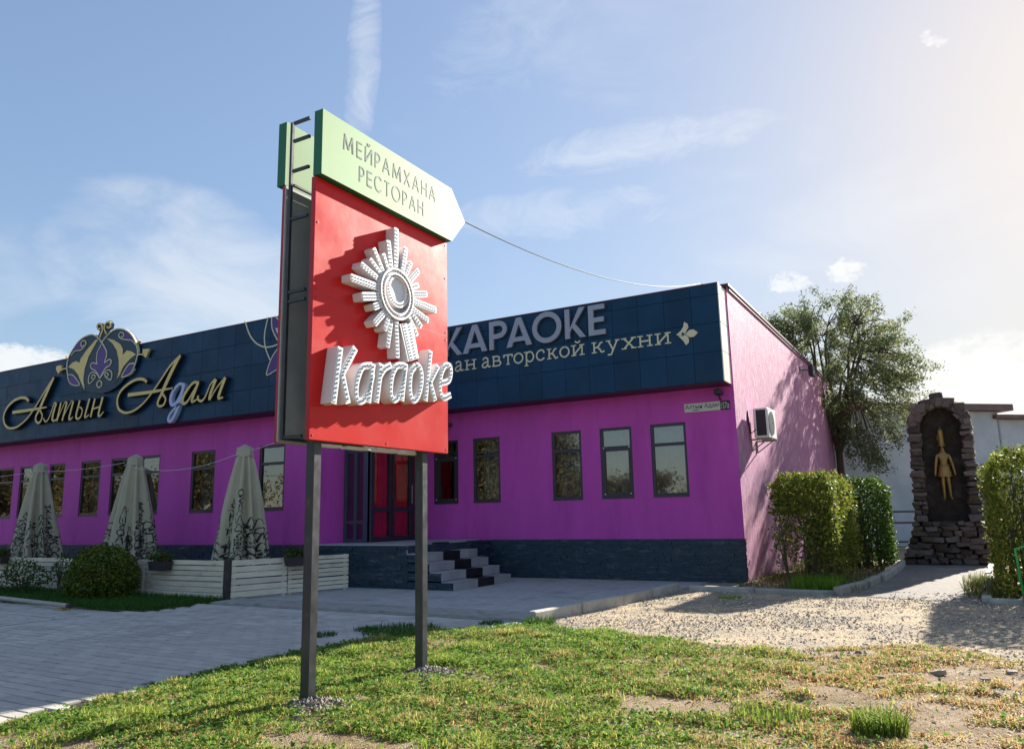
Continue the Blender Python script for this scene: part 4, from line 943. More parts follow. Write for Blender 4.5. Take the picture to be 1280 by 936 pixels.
sg = thing('script_letter_sign', (-19, YFL, 4.5), 'raised golden script letters Алтын Адам on the left fascia', 'sign')
for colour, strokes in SCRIPT:
    m_ = MB()
    for k, s_ in enumerate(strokes):
        if colour == 'gold':
            stroke(m_, s_, fnL, 0.004, 0.105 + k * .0008, 1, 1, grow=0.014); stroke(m_, s_, fnL, 0.106 + k * .0008, 0.118 + k * .0008, 0, 1)
        else: stroke(m_, s_, fnL, 0.004, 0.10 + k * .0008, 0, 0, grow=0.006)
    part('letter', m_, ['gold', 'letter_side'] if colour == 'gold' else ['pale_blue'], sg)

em = thing('ornament_emblem', (-20.5, YFL, 5.0), 'round gold and violet floral emblem rising above the left parapet', 'emblem')
fnE = lambda u, v, d: (u, YFL - 0.06 - d, v)
m_ = MB(); m_.prism(EMBLEM['backing'], fnE, -0.03, 0.05); part('backing', m_, 'navy_plate', em)
m_ = MB(); m_.box(-21.6, -21.5, YFL - .03, YFL + .3, 6.0, 6.3); m_.box(-20.2, -20.1, YFL - .03, YFL + .3, 6.0, 6.3); part('bracket', m_, 'letter_side', em)
for pts in EMBLEM['yellow']: m_ = MB(); m_.prism(pts, fnE, 0.0, 0.062); part('gold_leaf', m_, 'gold', em)
for pts in EMBLEM['purple']: m_ = MB(); m_.prism(pts, fnE, 0.0, 0.059); part('violet_leaf', m_, 'violet', em)
for k, s_ in enumerate(EMBLEM['cream']): m_ = MB(); stroke(m_, s_, fnE, 0.0, 0.066 + k * .0007); part('cream_line', m_, 'cream', em)
for k, s_ in enumerate(EMBLEM['gold']): m_ = MB(); stroke(m_, s_, fnE, 0.0, 0.074 + k * .0007); part('curl', m_, 'gold', em)

fo = thing('flower_ornament', (FLOWER['axis'], YFL, 5.4), 'violet and cream flower drawing on the fascia beside the red sign', 'ornament')
ax = FLOWER['axis']
for mir in (False, True):
    f2 = (lambda u, v, d: fnL(2 * ax - u, v, d)) if mir else fnL
    for key, m0, d in (('purple', 'violet', .010), ('yellow', 'cream', .0125), ('white', 'led_white', .0125)):
        for pts in FLOWER[key]: m_ = MB(); m_.prism(pts, f2, 0.002, d); part('petal', m_, m0, fo)
    for k, s_ in enumerate(FLOWER['cream']): m_ = MB(); stroke(m_, s_, f2, 0.002, .014 + k * .0006); part('cream_line', m_, 'cream', fo)

# ================================================================== ROADSIDE SIGN
RND = [(.5, 1), (.15, .86), (0, .5), (.15, .14), (.5, 0), (.85, .14), (1, .5), (.85, .86), (.5, 1)]
CAPS = {'М': (.92, [[(.06, 0), (.14, 1)], [(.12, 1), (.5, .12)], [(.5, .12), (.88, 1)], [(.86, 1), (.94, 0)]]), 'Е': (.48, [[(.06, 0), (.06, 1)], [(.06, .97), (1, .97)], [(.06, .52), (.95, .52)], [(.06, .03), (1, .03)]]),
        'Й': (.66, [[(.05, 0), (.05, 1)], [(.95, 0), (.95, 1)], [(.05, .04), (.95, .96)], [(.3, 1.26), (.4, 1.14), (.6, 1.14), (.7, 1.26)]]), 'Р': (.46, [[(.06, 0), (.06, 1)], [(.06, .97), (.55, .97), (.92, .86), (.98, .70), (.9, .54), (.55, .44), (.06, .44)]]),
        'А': (.70, [[(.03, 0), (.5, 1)], [(.5, 1), (.97, 0)], [(.2, .36), (.8, .36)]]), 'Х': (.66, [[(.05, 0), (.95, 1)], [(.05, 1), (.95, 0)]]), 'Н': (.62, [[(.05, 0), (.05, 1)], [(.95, 0), (.95, 1)], [(.05, .53), (.95, .53)]]),
        'С': (.70, [[(.95, .83), (.72, .97), (.5, 1), (.15, .86), (0, .5), (.15, .14), (.5, 0), (.72, .03), (.95, .17)]]), 'Т': (.50, [[(.5, 0), (.5, .98)], [(0, .97), (1, .97)]]), 'О': (.86, [RND])}
rs = thing('roadside_sign', (-4.5, 5.25, 0), 'tall red and green double-sided sign on two dark posts in the grass', 'sign')
XF, XB = -4.40, -4.79                       # outer faces of the two panels
for y in (4.62, 6.08):
    m_ = MB(); m_.cham((-4.540, y - .044, -0.2), (-4.452, y + .044, 4.84), 0.006); part('post', m_, 'steel_black', rs)
for (x0, x1, xf) in ((XF - .05, XF, XF), (XB, XB + .04, XB)):
    m_ = MB(); m_.cham((x0, 4.46, 2.07), (x1, 6.405, 4.30), 0.006, 0)
    me_ = part('red_panel', m_, ['sign_red', 'sign_red_edge', 'sign_back'], rs)
    for p in me_.data.polygons:
        n = p.normal
        out = n.x * (1 if xf == XF else -1)
        p.material_index = 0 if out > .6 else (2 if out < -.6 else 1)
for (x0, x1, sgn) in ((XF - .03, XF + .065, 1), (XB - .065, XB + .03, -1)):
    pts = [(4.46, 4.305), (6.40, 4.305), (6.66, 4.60), (6.40, 4.895), (4.46, 4.895)]
    m_ = MB(); f_ = (lambda u, v, d: (x0 + d, u, v))
    m_.prism(pts, f_, 0, x1 - x0, 0, 1)
    gp = part('header_panel', m_, ['sign_green', 'sign_green_edge'], rs)
    for p in gp.data.polygons:
        p.material_index = 0 if p.normal.x * sgn > .6 else (0 if p.normal.x * sgn < -.6 else 1)
    if sgn == 1:
        fh = lambda u, v, d: (XF + .065 + d, u, v)
        for word, a, b, lo, hi in (('МЕЙРАМХАНА', 4.72, 6.10, 4.635, 4.785), ('РЕСТОРАН', 4.935, 5.895, 4.415, 4.56)):
            tot = sum(CAPS[ch][0] for ch in word) + .30 * (len(word) - 1); u = a; sc = (b - a) / tot
            for ch in word:
                W, lines = CAPS[ch]; m_ = MB()
                for k, ln in enumerate(lines): stroke(m_, [(u + px * W * sc, lo + py * (hi - lo), .0155) for px, py in ln], fh, 0.0006, 0.0022 + k * .0003, per=5)
                part('letter', m_, 'sign_lettering', gp); u += (W + .30) * sc
# steel frame between the two panels
fr = MB()
for x in (XF - .085, XB + .075):
    for y in ((4.485, 6.36) if x < -4.6 else (6.36,)): fr.box(x - .013, x + .013, y - .013, y + .013, 2.09, 4.88)
for z in (2.11, 3.25, 3.33, 3.98, 4.42, 4.70, 4.87):
    for y in (4.485, 6.36): fr.box(XB + .095, XF - .105, y - .012, y + .012, z - .012, z + .012)
for z in (2.10, 4.31): 
    for x in (XF - .085, XB + .075): fr.box(x - .012, x + .012, 4.52, 6.34, z - .012, z + .012)
part('frame', fr, 'steel_black', rs)
m_ = MB(); m_.box(XF - .001, XF + .0012, 4.47, 6.395, 3.276, 3.280); part('sheet_seam', m_, 'sign_red_edge', rs)
for y in (4.50, 5.43, 6.37):
    for z in (2.11, 2.7, 3.24, 3.32, 3.9, 4.26):
        m_ = MB(); m_.prism(circle_pts(y, z, .009, 8), lambda u, v, d: (XF + d, u, v), 0, .004); part('rivet', m_, 'sign_red_edge', rs)
fs = lambda u, v, d: (XF + d, u, v)
# lamp strips under the panel
for k, (a, b) in enumerate(((4.72, 4.98), (5.05, 5.32), (5.45, 5.75), (5.84, 6.08))):
    m_ = MB(); m_.box(XF - .2, XF - .12, a, b, 2.045, 2.068); part('lamp_strip', m_, 'led_white', rs)


def bulbs_along(mb, pts, fn, d, step=0.034, r=0.0075, two=False):
    P = smooth_line(pts, 8); acc = 0.0; last = np.array(P[0][:2]); nxt = step * .5
    for a, b in zip(P[:-1], P[1:]):
        A = np.array(a[:2]); B = np.array(b[:2]); L = np.linalg.norm(B - A)
        if L < 1e-6: continue
        t = (B - A) / L; n = np.array((-t[1], t[0]))
        while nxt <= acc + L:
            c = A + t * (nxt - acc)
            for o in ((-a[2] * .19, a[2] * .19) if two else (0,)):
                q = c + n * o
                mb.prism([(q[0] + r * math.cos(k * 1.0472), q[1] + r * math.sin(k * 1.0472)) for k in range(6)], fn, d, d + .004)
            nxt += step
        acc += L


for strokes in KARAOKE:
    m_ = MB()
    for k, s_ in enumerate(strokes):
        stroke(m_, s_, fs, 0.002, 0.118 + k * .0007, 0, 1, grow=0.008, extend=0.004)
        stroke(m_, s_, fs, 0.1185 + k * .0007, 0.1215 + k * .0007, 2, 2, grow=-0.004, extend=-0.0)
    le = part('letter', m_, ['led_white', 'led_side', 'led_face'], rs)
    b = MB()
    for k, s_ in enumerate(strokes): bulbs_along(b, s_, fs, 0.1235, 0.040, 0.0085)
    o = part('bulbs', b, 'led_bulb', le); o['kind'] = 'stuff'

emb = MB()
cu, cv = 5.425, 3.48
stroke(emb, circle_pts(cu, cv, 0.215, 36, 0.062), fs, 0.002, 0.112, 0, 1, per=1)
stroke(emb, circle_pts(cu, cv, 0.236, 36, 0.014), fs, 0.112, 0.122, 0, 1, per=1)
stroke(emb, circle_pts(cu, cv, 0.188, 36, 0.012), fs, 0.112, 0.122, 0, 1, per=1)
emb.prism(circle_pts(cu, cv, 0.19, 36), fs, 0.002, 0.05, 2, 1)
eo = part('sunburst_emblem', emb, ['led_white', 'led_side', 'led_face'], rs)
b = MB(); bulbs_along(b, circle_pts(cu, cv, 0.212, 36, 0.05), fs, 0.1125, 0.034); o = part('bulbs', b, 'led_bulb', eo); o['kind'] = 'stuff'
m_ = MB(); stroke(m_, circle_pts(5.45, 3.525, 0.140, 36, 0.05), fs, 0.05, 0.105, 0, 1, per=1); m_.prism(circle_pts(5.45, 3.525, 0.118, 36), fs, 0.05, 0.085, 2, 1); part('disc', m_, ['led_white', 'led_side', 'mirror_grey'], eo)
b = MB(); bulbs_along(b, circle_pts(5.45, 3.525, 0.140, 36, 0.05), fs, 0.1055, 0.028); o = part('bulbs', b, 'led_bulb', eo); o['kind'] = 'stuff'
for k, r_ in enumerate(RAYS):
    m_ = MB(); (u0, v0, w), (u1, v1, w2) = r_
    # run each ray inwards to the ring, clip the tip corners
    d = np.array((u1 - u0, v1 - v0)); L = np.linalg.norm(d); d /= L; n = np.array((-d[1], d[0]))
    tip = np.array((u0, v0)); c_ = np.array((cu, cv)); reach = np.linalg.norm(tip - c_) - 0.225
    e = tip + d * max(L, reach) if reach > 0 else tip + d * L
    h = w / 2; c = w * .16
    out = [tip + d * c + n * h, tip + n * (h - c), tip - n * (h - c), tip + d * c - n * h, e - n * h, e + n * h]
    dep = 0.100 + 0.0009 * (k % 11)
    m_.prism([tuple(p) for p in out], fs, 0.002, dep, 0, 1)
    hi_ = h - .007
    inn = [tip + d * .012 + n * hi_, tip + d * .012 - n * hi_, e - n * hi_, e + n * hi_]
    m_.prism([tuple(p) for p in inn], fs, dep + .0003, dep + .0022, 2, 2)
    ro = part('ray', m_, ['led_white', 'led_side', 'led_face'], eo)
    b = MB(); bulbs_along(b, [tuple(tip + d * .01) + (w,), tuple(e) + (w,)], fs, dep + .003, 0.036, 0.006, two=w > .055); o = part('bulbs', b, 'led_bulb', ro) if False else part('bulbs', b, 'led_bulb', eo); o['kind'] = 'stuff'
m_ = MB(); m_.prism(TRUNK, fs, 0.002, 0.108, 0, 1)
tr_ = TRUNK; mid = lambda a, b, t: (a[0] + (b[0] - a[0]) * t, a[1] + (b[1] - a[1]) * t)
m_.prism([mid(tr_[0], tr_[1], .14), mid(tr_[0], tr_[1], .86), mid(tr_[3], tr_[2], .86), mid(tr_[3], tr_[2], .14)], fs, 0.1085, 0.111, 2, 2)
part('ray', m_, ['led_white', 'led_side', 'led_face'], eo)
b = MB()
for t in (.32, .68): bulbs_along(b, [(*mid(tr_[0], tr_[1], t), .05), (*mid(tr_[3], tr_[2], t), .05)], fs, 0.112, 0.03, 0.006)
o = part('bulbs', b, 'led_bulb', eo); o['kind'] = 'stuff'

# ================================================================== THINGS ON THE BUILDING
# air conditioner on the side wall
ac = thing('air_conditioner', (XS, 17.75, 2.9), 'white outdoor air conditioner unit bracketed to the sunlit pink side wall', 'air conditioner')
x0, x1, y0, y1, z0, z1 = XS + .12, XS + .44, 17.28, 18.10, 3.0, 3.66
m_ = MB(); m_.cham((x0, y0, z0), (x1, y1, z1), 0.02); part('housing', m_, 'ac_white', ac)
m_ = MB(); m_.box(x0 + .06, x1 - .05, y0 - .004, y0 - .001, z0 + .05, z1 - .04)
for k in range(9): m_.box(x0 + .07, x1 - .06, y0 - .012, y0 - .0045, z0 + .08 + k * .06, z0 + .09 + k * .06)
part('side_grille', m_, 'ac_dark', ac)
m_ = MB(); yc, zc = 17.58, 3.33
fx = lambda u, v, d: (x1 + d, u, v)
m_.prism(circle_pts(yc, zc, .26, 28), fx, 0.001, 0.004, 0, 0)
for r in (.06, .11, .16, .21, .26): stroke(m_, circle_pts(yc, zc, r, 24, .012), fx, 0.004, 0.018, 1, 1, per=1)
for k in range(8): a = k * math.pi / 4; stroke(m_, [(yc + .03 * math.cos(a), zc + .03 * math.sin(a), .01), (yc + .26 * math.cos(a), zc + .26 * math.sin(a), .01)], fx, 0.004, 0.016, 1, 1)
part('fan_grille', m_, ['ac_dark', 'ac_grey'], ac)
for y in (17.42, 17.98):
    m_ = MB(); m_.box(XS + .001, x1 + .03, y - .02, y + .02, z0 - .035, z0 - .001); m_.box(XS + .001, XS + .03, y - .019, y + .019, z0 - .28, z0 - .036)
    m_.tube([(XS + .02, y, z0 - .27), (x1 - .08, y, z0 - .03)], .014, 6); part('bracket', m_, 'ac_grey', ac)
m_ = MB(); m_.tube([(x0 + .04, y0 + .02, z0 + .2), (XS + .06, y0 - .04, z0 + .1), (XS + .02, y0 - .03, z0 + .35), (XS + .004, y0 + .04, z0 + .62)], .02, 8); part('pipe', m_, 'cable_black', ac, smooth=True)

fl = thing('flood_light', (XS, 25.3, 5.7), 'small black floodlight under the roof edge of the pink wall', 'lamp')
m_ = MB(); m_.cham((XS + .22, 25.15, 5.55), (XS + .36, 25.55, 5.88), 0.015); part('head', m_, 'lamp_black', fl)
m_ = MB(); m_.tube([(XS, 25.0, 5.72), (XS + .16, 25.05, 5.72), (XS + .24, 25.2, 5.72)], .018, 6); m_.box(XS + .001, XS + .02, 24.93, 25.07, 5.62, 5.82); part('arm', m_, 'lamp_black', fl)

cl = thing('corner_lamp', (-4.1, YW, 3.9), 'small dark security camera under the fascia above the street plate', 'camera')
m_ = MB(); m_.cham((-4.19, YW - .30, 3.84), (-4.05, YW - .08, 3.96), 0.02); part('housing', m_, 'lamp_black', cl)
m_ = MB(); m_.tube([(-4.12, YW - .15, 3.84), (-4.12, YW - .1, 3.77), (-4.12, YW - .002, 3.77)], .018, 6); part('arm', m_, 'lamp_black', cl)

pl = thing('street_plate', (-4.5, YW, 3.55), 'white street name plate Алтын Адам with black number 157а', 'sign')
fp = lambda u, v, d: (u, YW - d, v)
m_ = MB(); m_.box(-4.92, -4.145, YW - .022, YW - .002, 3.55, 3.735); po = part('name_plate', m_, 'plate_white', pl)
for ch, u0, u1, v0, v1 in word_boxes('Алтын Адам', -4.895, -4.165, 3.62, 3.715, 0.003): m_ = MB(); glyph_into(m_, ch, u0, u1, v0, v1, fp, .0225, .024, bold=.003); part('letter', m_, 'print_black', po)
m_ = MB(); m_.box(-4.74, -4.60, YW - .0245, YW - .0225, 3.578, 3.592); part('small_print', m_, 'print_black', po)
m_ = MB(); m_.box(-4.14, -3.94, YW - .022, YW - .002, 3.55, 3.735); po = part('number_plate', m_, 'print_black', pl)
for ch, u0, u1, v0, v1 in word_boxes('157а', -4.125, -3.955, 3.575, 3.71, 0.003): m_ = MB(); glyph_into(m_, ch, u0, u1, v0, v1, fp, .0225, .024, bold=.003); part('digit', m_, 'plate_white', po)

# overhead cable from the sign to the fascia
def sag(a, b, s, n=18):
    return [tuple(np.array(a) * (1 - t) + np.array(b) * t - np.array((0, 0, 4 * s * t * (1 - t)))) for t in np.linspace(0, 1, n)]


m_ = MB(); m_.tube(sag((-4.42, 6.64, 4.66), (-4.23, 15.6, 6.19), 0.33), 0.006, 6); m_.tube(sag((-4.23, 15.6, 6.19), (-3.95, 16.35, 6.26), 0.02, 5), 0.006, 6)
tag(part('overhead_cable', m_, 'cable_black'), 'thin black cable sagging from the sign to the parapet corner', 'cable')

# ================================================================== TERRACE: FENCE, UMBRELLAS, PLANTERS
def fence(name, label, panels, nz, h, posts):
    root = thing(name, (*panels[0][0], 0), label, 'fence')
    for (a, b, n) in panels:
        A = Vector((*a, 0)); B = Vector((*b, 0)); L = (B - A).length; t = (B - A) / L; ang = math.atan2(t.y, t.x)
        nrm = Vector((t.y, -t.x, 0)) * nz
        pm = MB(); 
        for s in (.06, L - .06):
            c = A + t * s - nrm * .035; pm.box(c.x - .025, c.x + .025, c.y - .025, c.y + .025, 0.0, h - .02)
        pn = part('panel', pm, 'fence_white', root)
        ph = (h - .05) / n
        for k in range(n):
            z0 = .045 + k * ph; m_ = MB(); m_.cham((0, -.011, 0), (L - .012, .011, ph - .016), 0.003)
            M = Matrix.Translation(A + t * .006 + Vector((0, 0, z0 + random.uniform(-.003, .003)))) @ Matrix.Rotation(ang, 4, 'Z') @ Matrix.Rotation(random.uniform(-.0025, .0025), 4, 'Y')
            m_.v = [tuple(M @ Vector(v)) for v in m_.v]; part('slat', m_, 'fence_white', pn)
    for (x, y) in posts:
        m_ = MB(); m_.cham((x - .05, y - .05, 0), (x + .05, y + .05, h + .01), 0.006); part('post', m_, 'fence_post', root)
    return root


FP = []
x = -12.02
while x > -29: FP.append(((x - 2.35, 10.12), (x, 10.10), 7)); x -= 2.37
fence('slat_fence', 'long pale slatted terrace fence behind the round bush', FP, 1, 0.745, [(-11.96, 10.13)])
fence('slat_fence', 'short pale slatted fence between the corner post and the porch', [((-11.89, 10.16), (-11.57, 11.25), 6), ((-11.57, 11.26), (-11.2, 12.60), 8)], 1, 0.745, [])


def umbrella_mesh(seed):
    """closed canopy as a folded sleeve, and the inked doodle print lying on its lower half"""
    rg = np.random.default_rng(seed); NA, NH = 160, 26
    v, f = [], []
    H0, H1 = 0.42, 2.78
    ph = rg.uniform(0, 6.28, 8); hem = rg.uniform(-.12, .12, 8)

    def surf(a, t, out=0.0):
        R = 0.14 + 0.52 * (1 - t) ** 0.85
        c8 = math.cos(8 * a + 0.6 * math.sin(3 * t + ph[0]) + .8 * math.sin(2 * a + ph[4]))
        fold = 0.12 * (1 - t) ** .45 * (abs(c8) ** .6 * (1 if c8 > 0 else -1)) + 0.06 * (1 - t) * math.sin(3 * a + ph[1] + 1.2 * t) + 0.045 * (1 - t) * math.sin(13 * a + ph[2] + 2.5 * t) + .02 * (1 - t) * math.sin(21 * a + ph[5])
        r = R + fold * (1.0 if t < .93 else 0.3) + out
        hm = np.interp((8 * a / (2 * math.pi)) % 8, np.arange(9), np.append(hem, hem[0]))
        return (r * math.cos(a), r * math.sin(a), H0 + (H1 - H0) * t + (1 - t) ** 2 * (0.10 * math.sin(4 * a + ph[3]) + hm))
    for j in range(NH + 1):
        for i in range(NA): v.append(surf(2 * math.pi * i / NA, j / NH))
    for j in range(NH):
        for i in range(NA):
            b = j * NA + i; c = j * NA + (i + 1) % NA; f.append((b, c, c + NA, b + NA))
    me = bpy.data.meshes.new('canopy'); me.from_pydata(v, [], f); me.polygons.foreach_set('use_smooth', [True] * len(f))
    me.materials.append(MATS['umbrella_cloth'])
    pr = MB()

    def ink(pts, w):
        P = smooth_line(pts, 4); n = len(P)
        for k in range(n - 1):
            (a0, t0), (a1, t1) = P[k], P[k + 1]; da, dt = (a1 - a0) * .5, (t1 - t0) * 2.36; L = math.hypot(da, dt) + 1e-9; na, nt = -dt / L * w / .5, da / L * w / 2.36
            pr.poly([surf(a0 - na, t0 - nt, .006), surf(a0 + na, t0 + nt, .006), surf(a1 + na, t1 + nt, .006), surf(a1 - na, t1 - nt, .006)])
    for p in range(24):
        ac = 2 * math.pi * (p + .5) / 24 + rg.normal(0, .05); top = rg.uniform(.35, .62) if p % 2 else rg.uniform(.2, .4); t = .02
        while t < top:
            h = rg.uniform(.035, .07); w = rg.uniform(.10, .17); k = rg.integers(0, 5); q = rg.uniform(.007, .013)
            if k == 0: ink([(ac - w, t), (ac - w * .2, t + h), (ac + w, t + h * .2)], q)
            elif k == 1: ink([(ac + w * math.cos(u), t + h * .5 + h * .5 * math.sin(u)) for u in np.linspace(0, 6.28, 8)], q)
            elif k == 2: ink([(ac - w, t), (ac - w, t + h)], q); ink([(ac - w, t + h * .5), (ac + w, t + h * .6)], q); ink([(ac + w, t), (ac + w * .8, t + h)], q)
            elif k == 3: ink([(ac - w, t + h), (ac + w, t + h * .8), (ac - w * .6, t + h * .3), (ac + w, t)], q * 1.5)
            else: ink([(ac - w * .7, t), (ac + w * .1, t + h * 1.1), (ac + w * .9, t)], q); ink([(ac - w * .4, t + h * .4), (ac + w * .5, t + h * .45)], q)
            for e in range(2): ink([(ac + rg.normal(0, w), t + rg.uniform(0, h)), (ac + rg.normal(0, w), t + rg.uniform(0, h))], q * .7)
            t += h * 1.12
    return me, pr


UMB = [((-13.50, 11.75), 0.05, 3, 'closed beige umbrella nearest the red sign, in front of the purple wall'), ((-17.35, 11.75), 0.03, 9, 'closed beige umbrella standing between the other two, beside the round bush'), ((-21.3, 11.75), -0.04, 14, 'closed beige umbrella farthest from the red sign')]
for (x, y), ln, sd, lab in UMB:
    u = thing('patio_umbrella', (x, y, 0), lab, 'umbrella', 'closed umbrellas on the terrace'); u.rotation_euler = (ln * .3, ln * .35, sd); u.scale = (.86, .86, 1.075)
    cm, pr = umbrella_mesh(sd); o = bpy.data.objects.new('canopy', cm); COL.objects.link(o); o.parent = u; pi_ = part('ink_print', pr, 'print_black', o); pi_['kind'] = 'stuff'
    m_ = MB(); n = 8
    ring = [(0.21 * math.cos(k * math.pi / 4), 0.21 * math.sin(k * math.pi / 4), 2.80 + .02 * (k % 2)) for k in range(8)]; low = [(p[0] * 1.08, p[1] * 1.08, 2.66 - .05 * (k % 2)) for k, p in enumerate(ring)]
    for k in range(8): m_.poly([ring[k], ring[(k + 1) % 8], (0, 0, 2.9)]); m_.poly([low[k], low[(k + 1) % 8], ring[(k + 1) % 8], ring[k]])
    part('cap', m_, 'umbrella_cap', u, local=True)
    m_ = MB(); m_.tube([(0, 0, 0), (0, 0, 2.85)], .028, 10); part('pole', m_, 'frame_dark', u, local=True)
    m_ = MB(); m_.cham((-.32, -.32, 0), (.32, .32, .07), .01); part('base', m_, 'concrete', u, local=True)
m_ = MB()
for a, b, s in (((-30, 11.6, 2.9), (-21.3, 11.6, 2.86), .1), ((-21.3, 11.55, 2.86), (-17.45, 11.55, 2.90), .06), ((-17.45, 11.55, 2.84), (-13.6, 11.55, 2.86), .22), ((-13.6, 11.55, 2.86), (-12.5, 12.9, 3.55), .05)):
    m_.tube(sag(a, b, s), .006, 5)
tag(part('string_cord', m_, 'cord_white'), 'thin pale cord strung between the closed umbrellas', 'cord')


def pal(cols, n, rng=RNG, jit=0.18):
    c = np.array(cols)[rng.integers(0, len(cols), n)]
    return c * rng.uniform(1 - jit, 1 + jit, (n, 1)) * rng.uniform(0.93, 1.07, (n, 3))


G_DARK = [(0.035, 0.085, 0.014), (0.05, 0.11, 0.018), (0.07, 0.13, 0.02), (0.045, 0.10, 0.02)]
G_HEDGE = [(0.06, 0.11, 0.016), (0.12, 0.165, 0.02), (0.18, 0.21, 0.028), (0.24, 0.24, 0.04), (0.16, 0.17, 0.035)]
G_TREE = [(0.13, 0.18, 0.08), (0.17, 0.22, 0.10), (0.20, 0.23, 0.10), (0.15, 0.19, 0.11), (0.23, 0.22, 0.10)]


def leaf_part(name, pts, size, cols, matname, parent, aspect=0.55, droop=0.0, local=False):
    me = np_mesh(name, leaves(pts, size, cols, aspect, droop), 4, cols, matname)
    o = bpy.data.objects.new(name, me); COL.objects.link(o); o.parent = parent
    if not local: o.location = -parent.location
    return o


def planter(loc, ang, label, seed):
    t = thing('flower_box', loc, label, 'planter', 'flower boxes hung on the slat fence'); t.rotation_euler = (0, 0, ang)
    m_ = MB(); pts = [(-.26, 0), (.26, 0), (.22, -.17), (-.22, -.17)]
    m_.prism(pts, lambda u, v, d: (u, -.02 - d, v), 0, .17); part('box', m_, 'terracotta_box', t, local=True)
    m_ = MB(); m_.box(-.2, -.17, -.03, .04, -.03, .03); m_.box(.17, .2, -.03, .04, -.03, .03); part('hook', m_, 'terracotta_box', t, local=True)
    rg = np.random.default_rng(seed); n = 420
    p = np.stack([rg.uniform(-.27, .27, n), -.10 + rg.normal(0, .07, n), .04 + np.abs(rg.normal(0, .07, n)) - .05 * (rg.random(n) < .3)], 1)
    c = pal(G_DARK + [(0.16, 0.13, 0.03)], n, rg); c[rg.random(n) < .05] = (.30, .07, .02)
    leaf_part('plants', p, .06, c, 'hedge_leaf', t, .5, local=True)['kind'] = 'stuff'


planter((-13.72, 10.085, .70), 0.0, 'dark flower box with dry plants on the long fence beside the round bush', 1)
planter((-11.50, 11.38, .73), 1.30, 'dark flower box with green plants on the short fence', 2)
planter((-19.55, 10.085, .76), 0.0, 'dark flower box at the far end of the long fence', 3)


# ================================================================== SHRUBS, HEDGES
def blob_points(n, c, r, rg, rough=0.16, shell=0.6, zmin=0.03):
    d = rg.normal(size=(n, 3)); d /= np.linalg.norm(d, axis=1)[:, None]
    lump = 1 + rough * (fbm(np.arctan2(d[:, 1], d[:, 0]) * 2.2 + 9, d[:, 2] * 3.2 + 5, 3, 3) - .5) * 2.4
    k = np.where(rg.random(n) < shell, rg.uniform(.86, 1.03, n), rg.uniform(.35, .95, n)) * lump
    p = np.array(c) + d * k[:, None] * np.array(r); p = p[p[:, 2] > zmin]; return p


def stems(mb, c, n, r, h, rg, rad=.012):
    for k in range(n):
        a = rg.uniform(0, 6.28); q = rg.uniform(.3, 1.0)
        mb.tube([(c[0] + .06 * math.cos(a), c[1] + .06 * math.sin(a), 0), (c[0] + .4 * r * q * math.cos(a), c[1] + .4 * r * q * math.sin(a), h * .45), (c[0] + r * q * math.cos(a), c[1] + r * q * math.sin(a), h * .9)], [rad, rad * .8, rad * .3], 5)


def bush(name, label, c, r, n, size, cols, seed, rough=.16):
    t = thing(name, (c[0], c[1], 0), label, 'bush'); rg = np.random.default_rng(seed)
    p = blob_points(n, c, r, rg, rough); cc = pal(cols, len(p), rg)
    leaf_part('foliage', p, size, cc, 'hedge_leaf', t); m_ = MB(); stems(m_, c, 9, r[0] * .8, c[2] + r[2] * .7, rg); part('stems', m_, 'bark', t)
    return t


bush('round_bush', 'round dark green bush in front of the pale slat fence', (-14.75, 9.45, .42), (.86, .55, .62), 9500, .062, G_HEDGE[:4] + G_DARK[:1], 21, .12)
bush('small_shrub', 'small loose dark shrub in front of the fence at the picture edge', (-17.6, 9.5, .30), (.75, .4, .42), 1500, .06, G_DARK, 22, .5)
bush('small_shrub', 'thin leggy shrub with few leaves against the fence, left of the round bush', (-16.6, 9.75, .55), (.24, .18, .3), 300, .055, G_DARK, 23, .5)


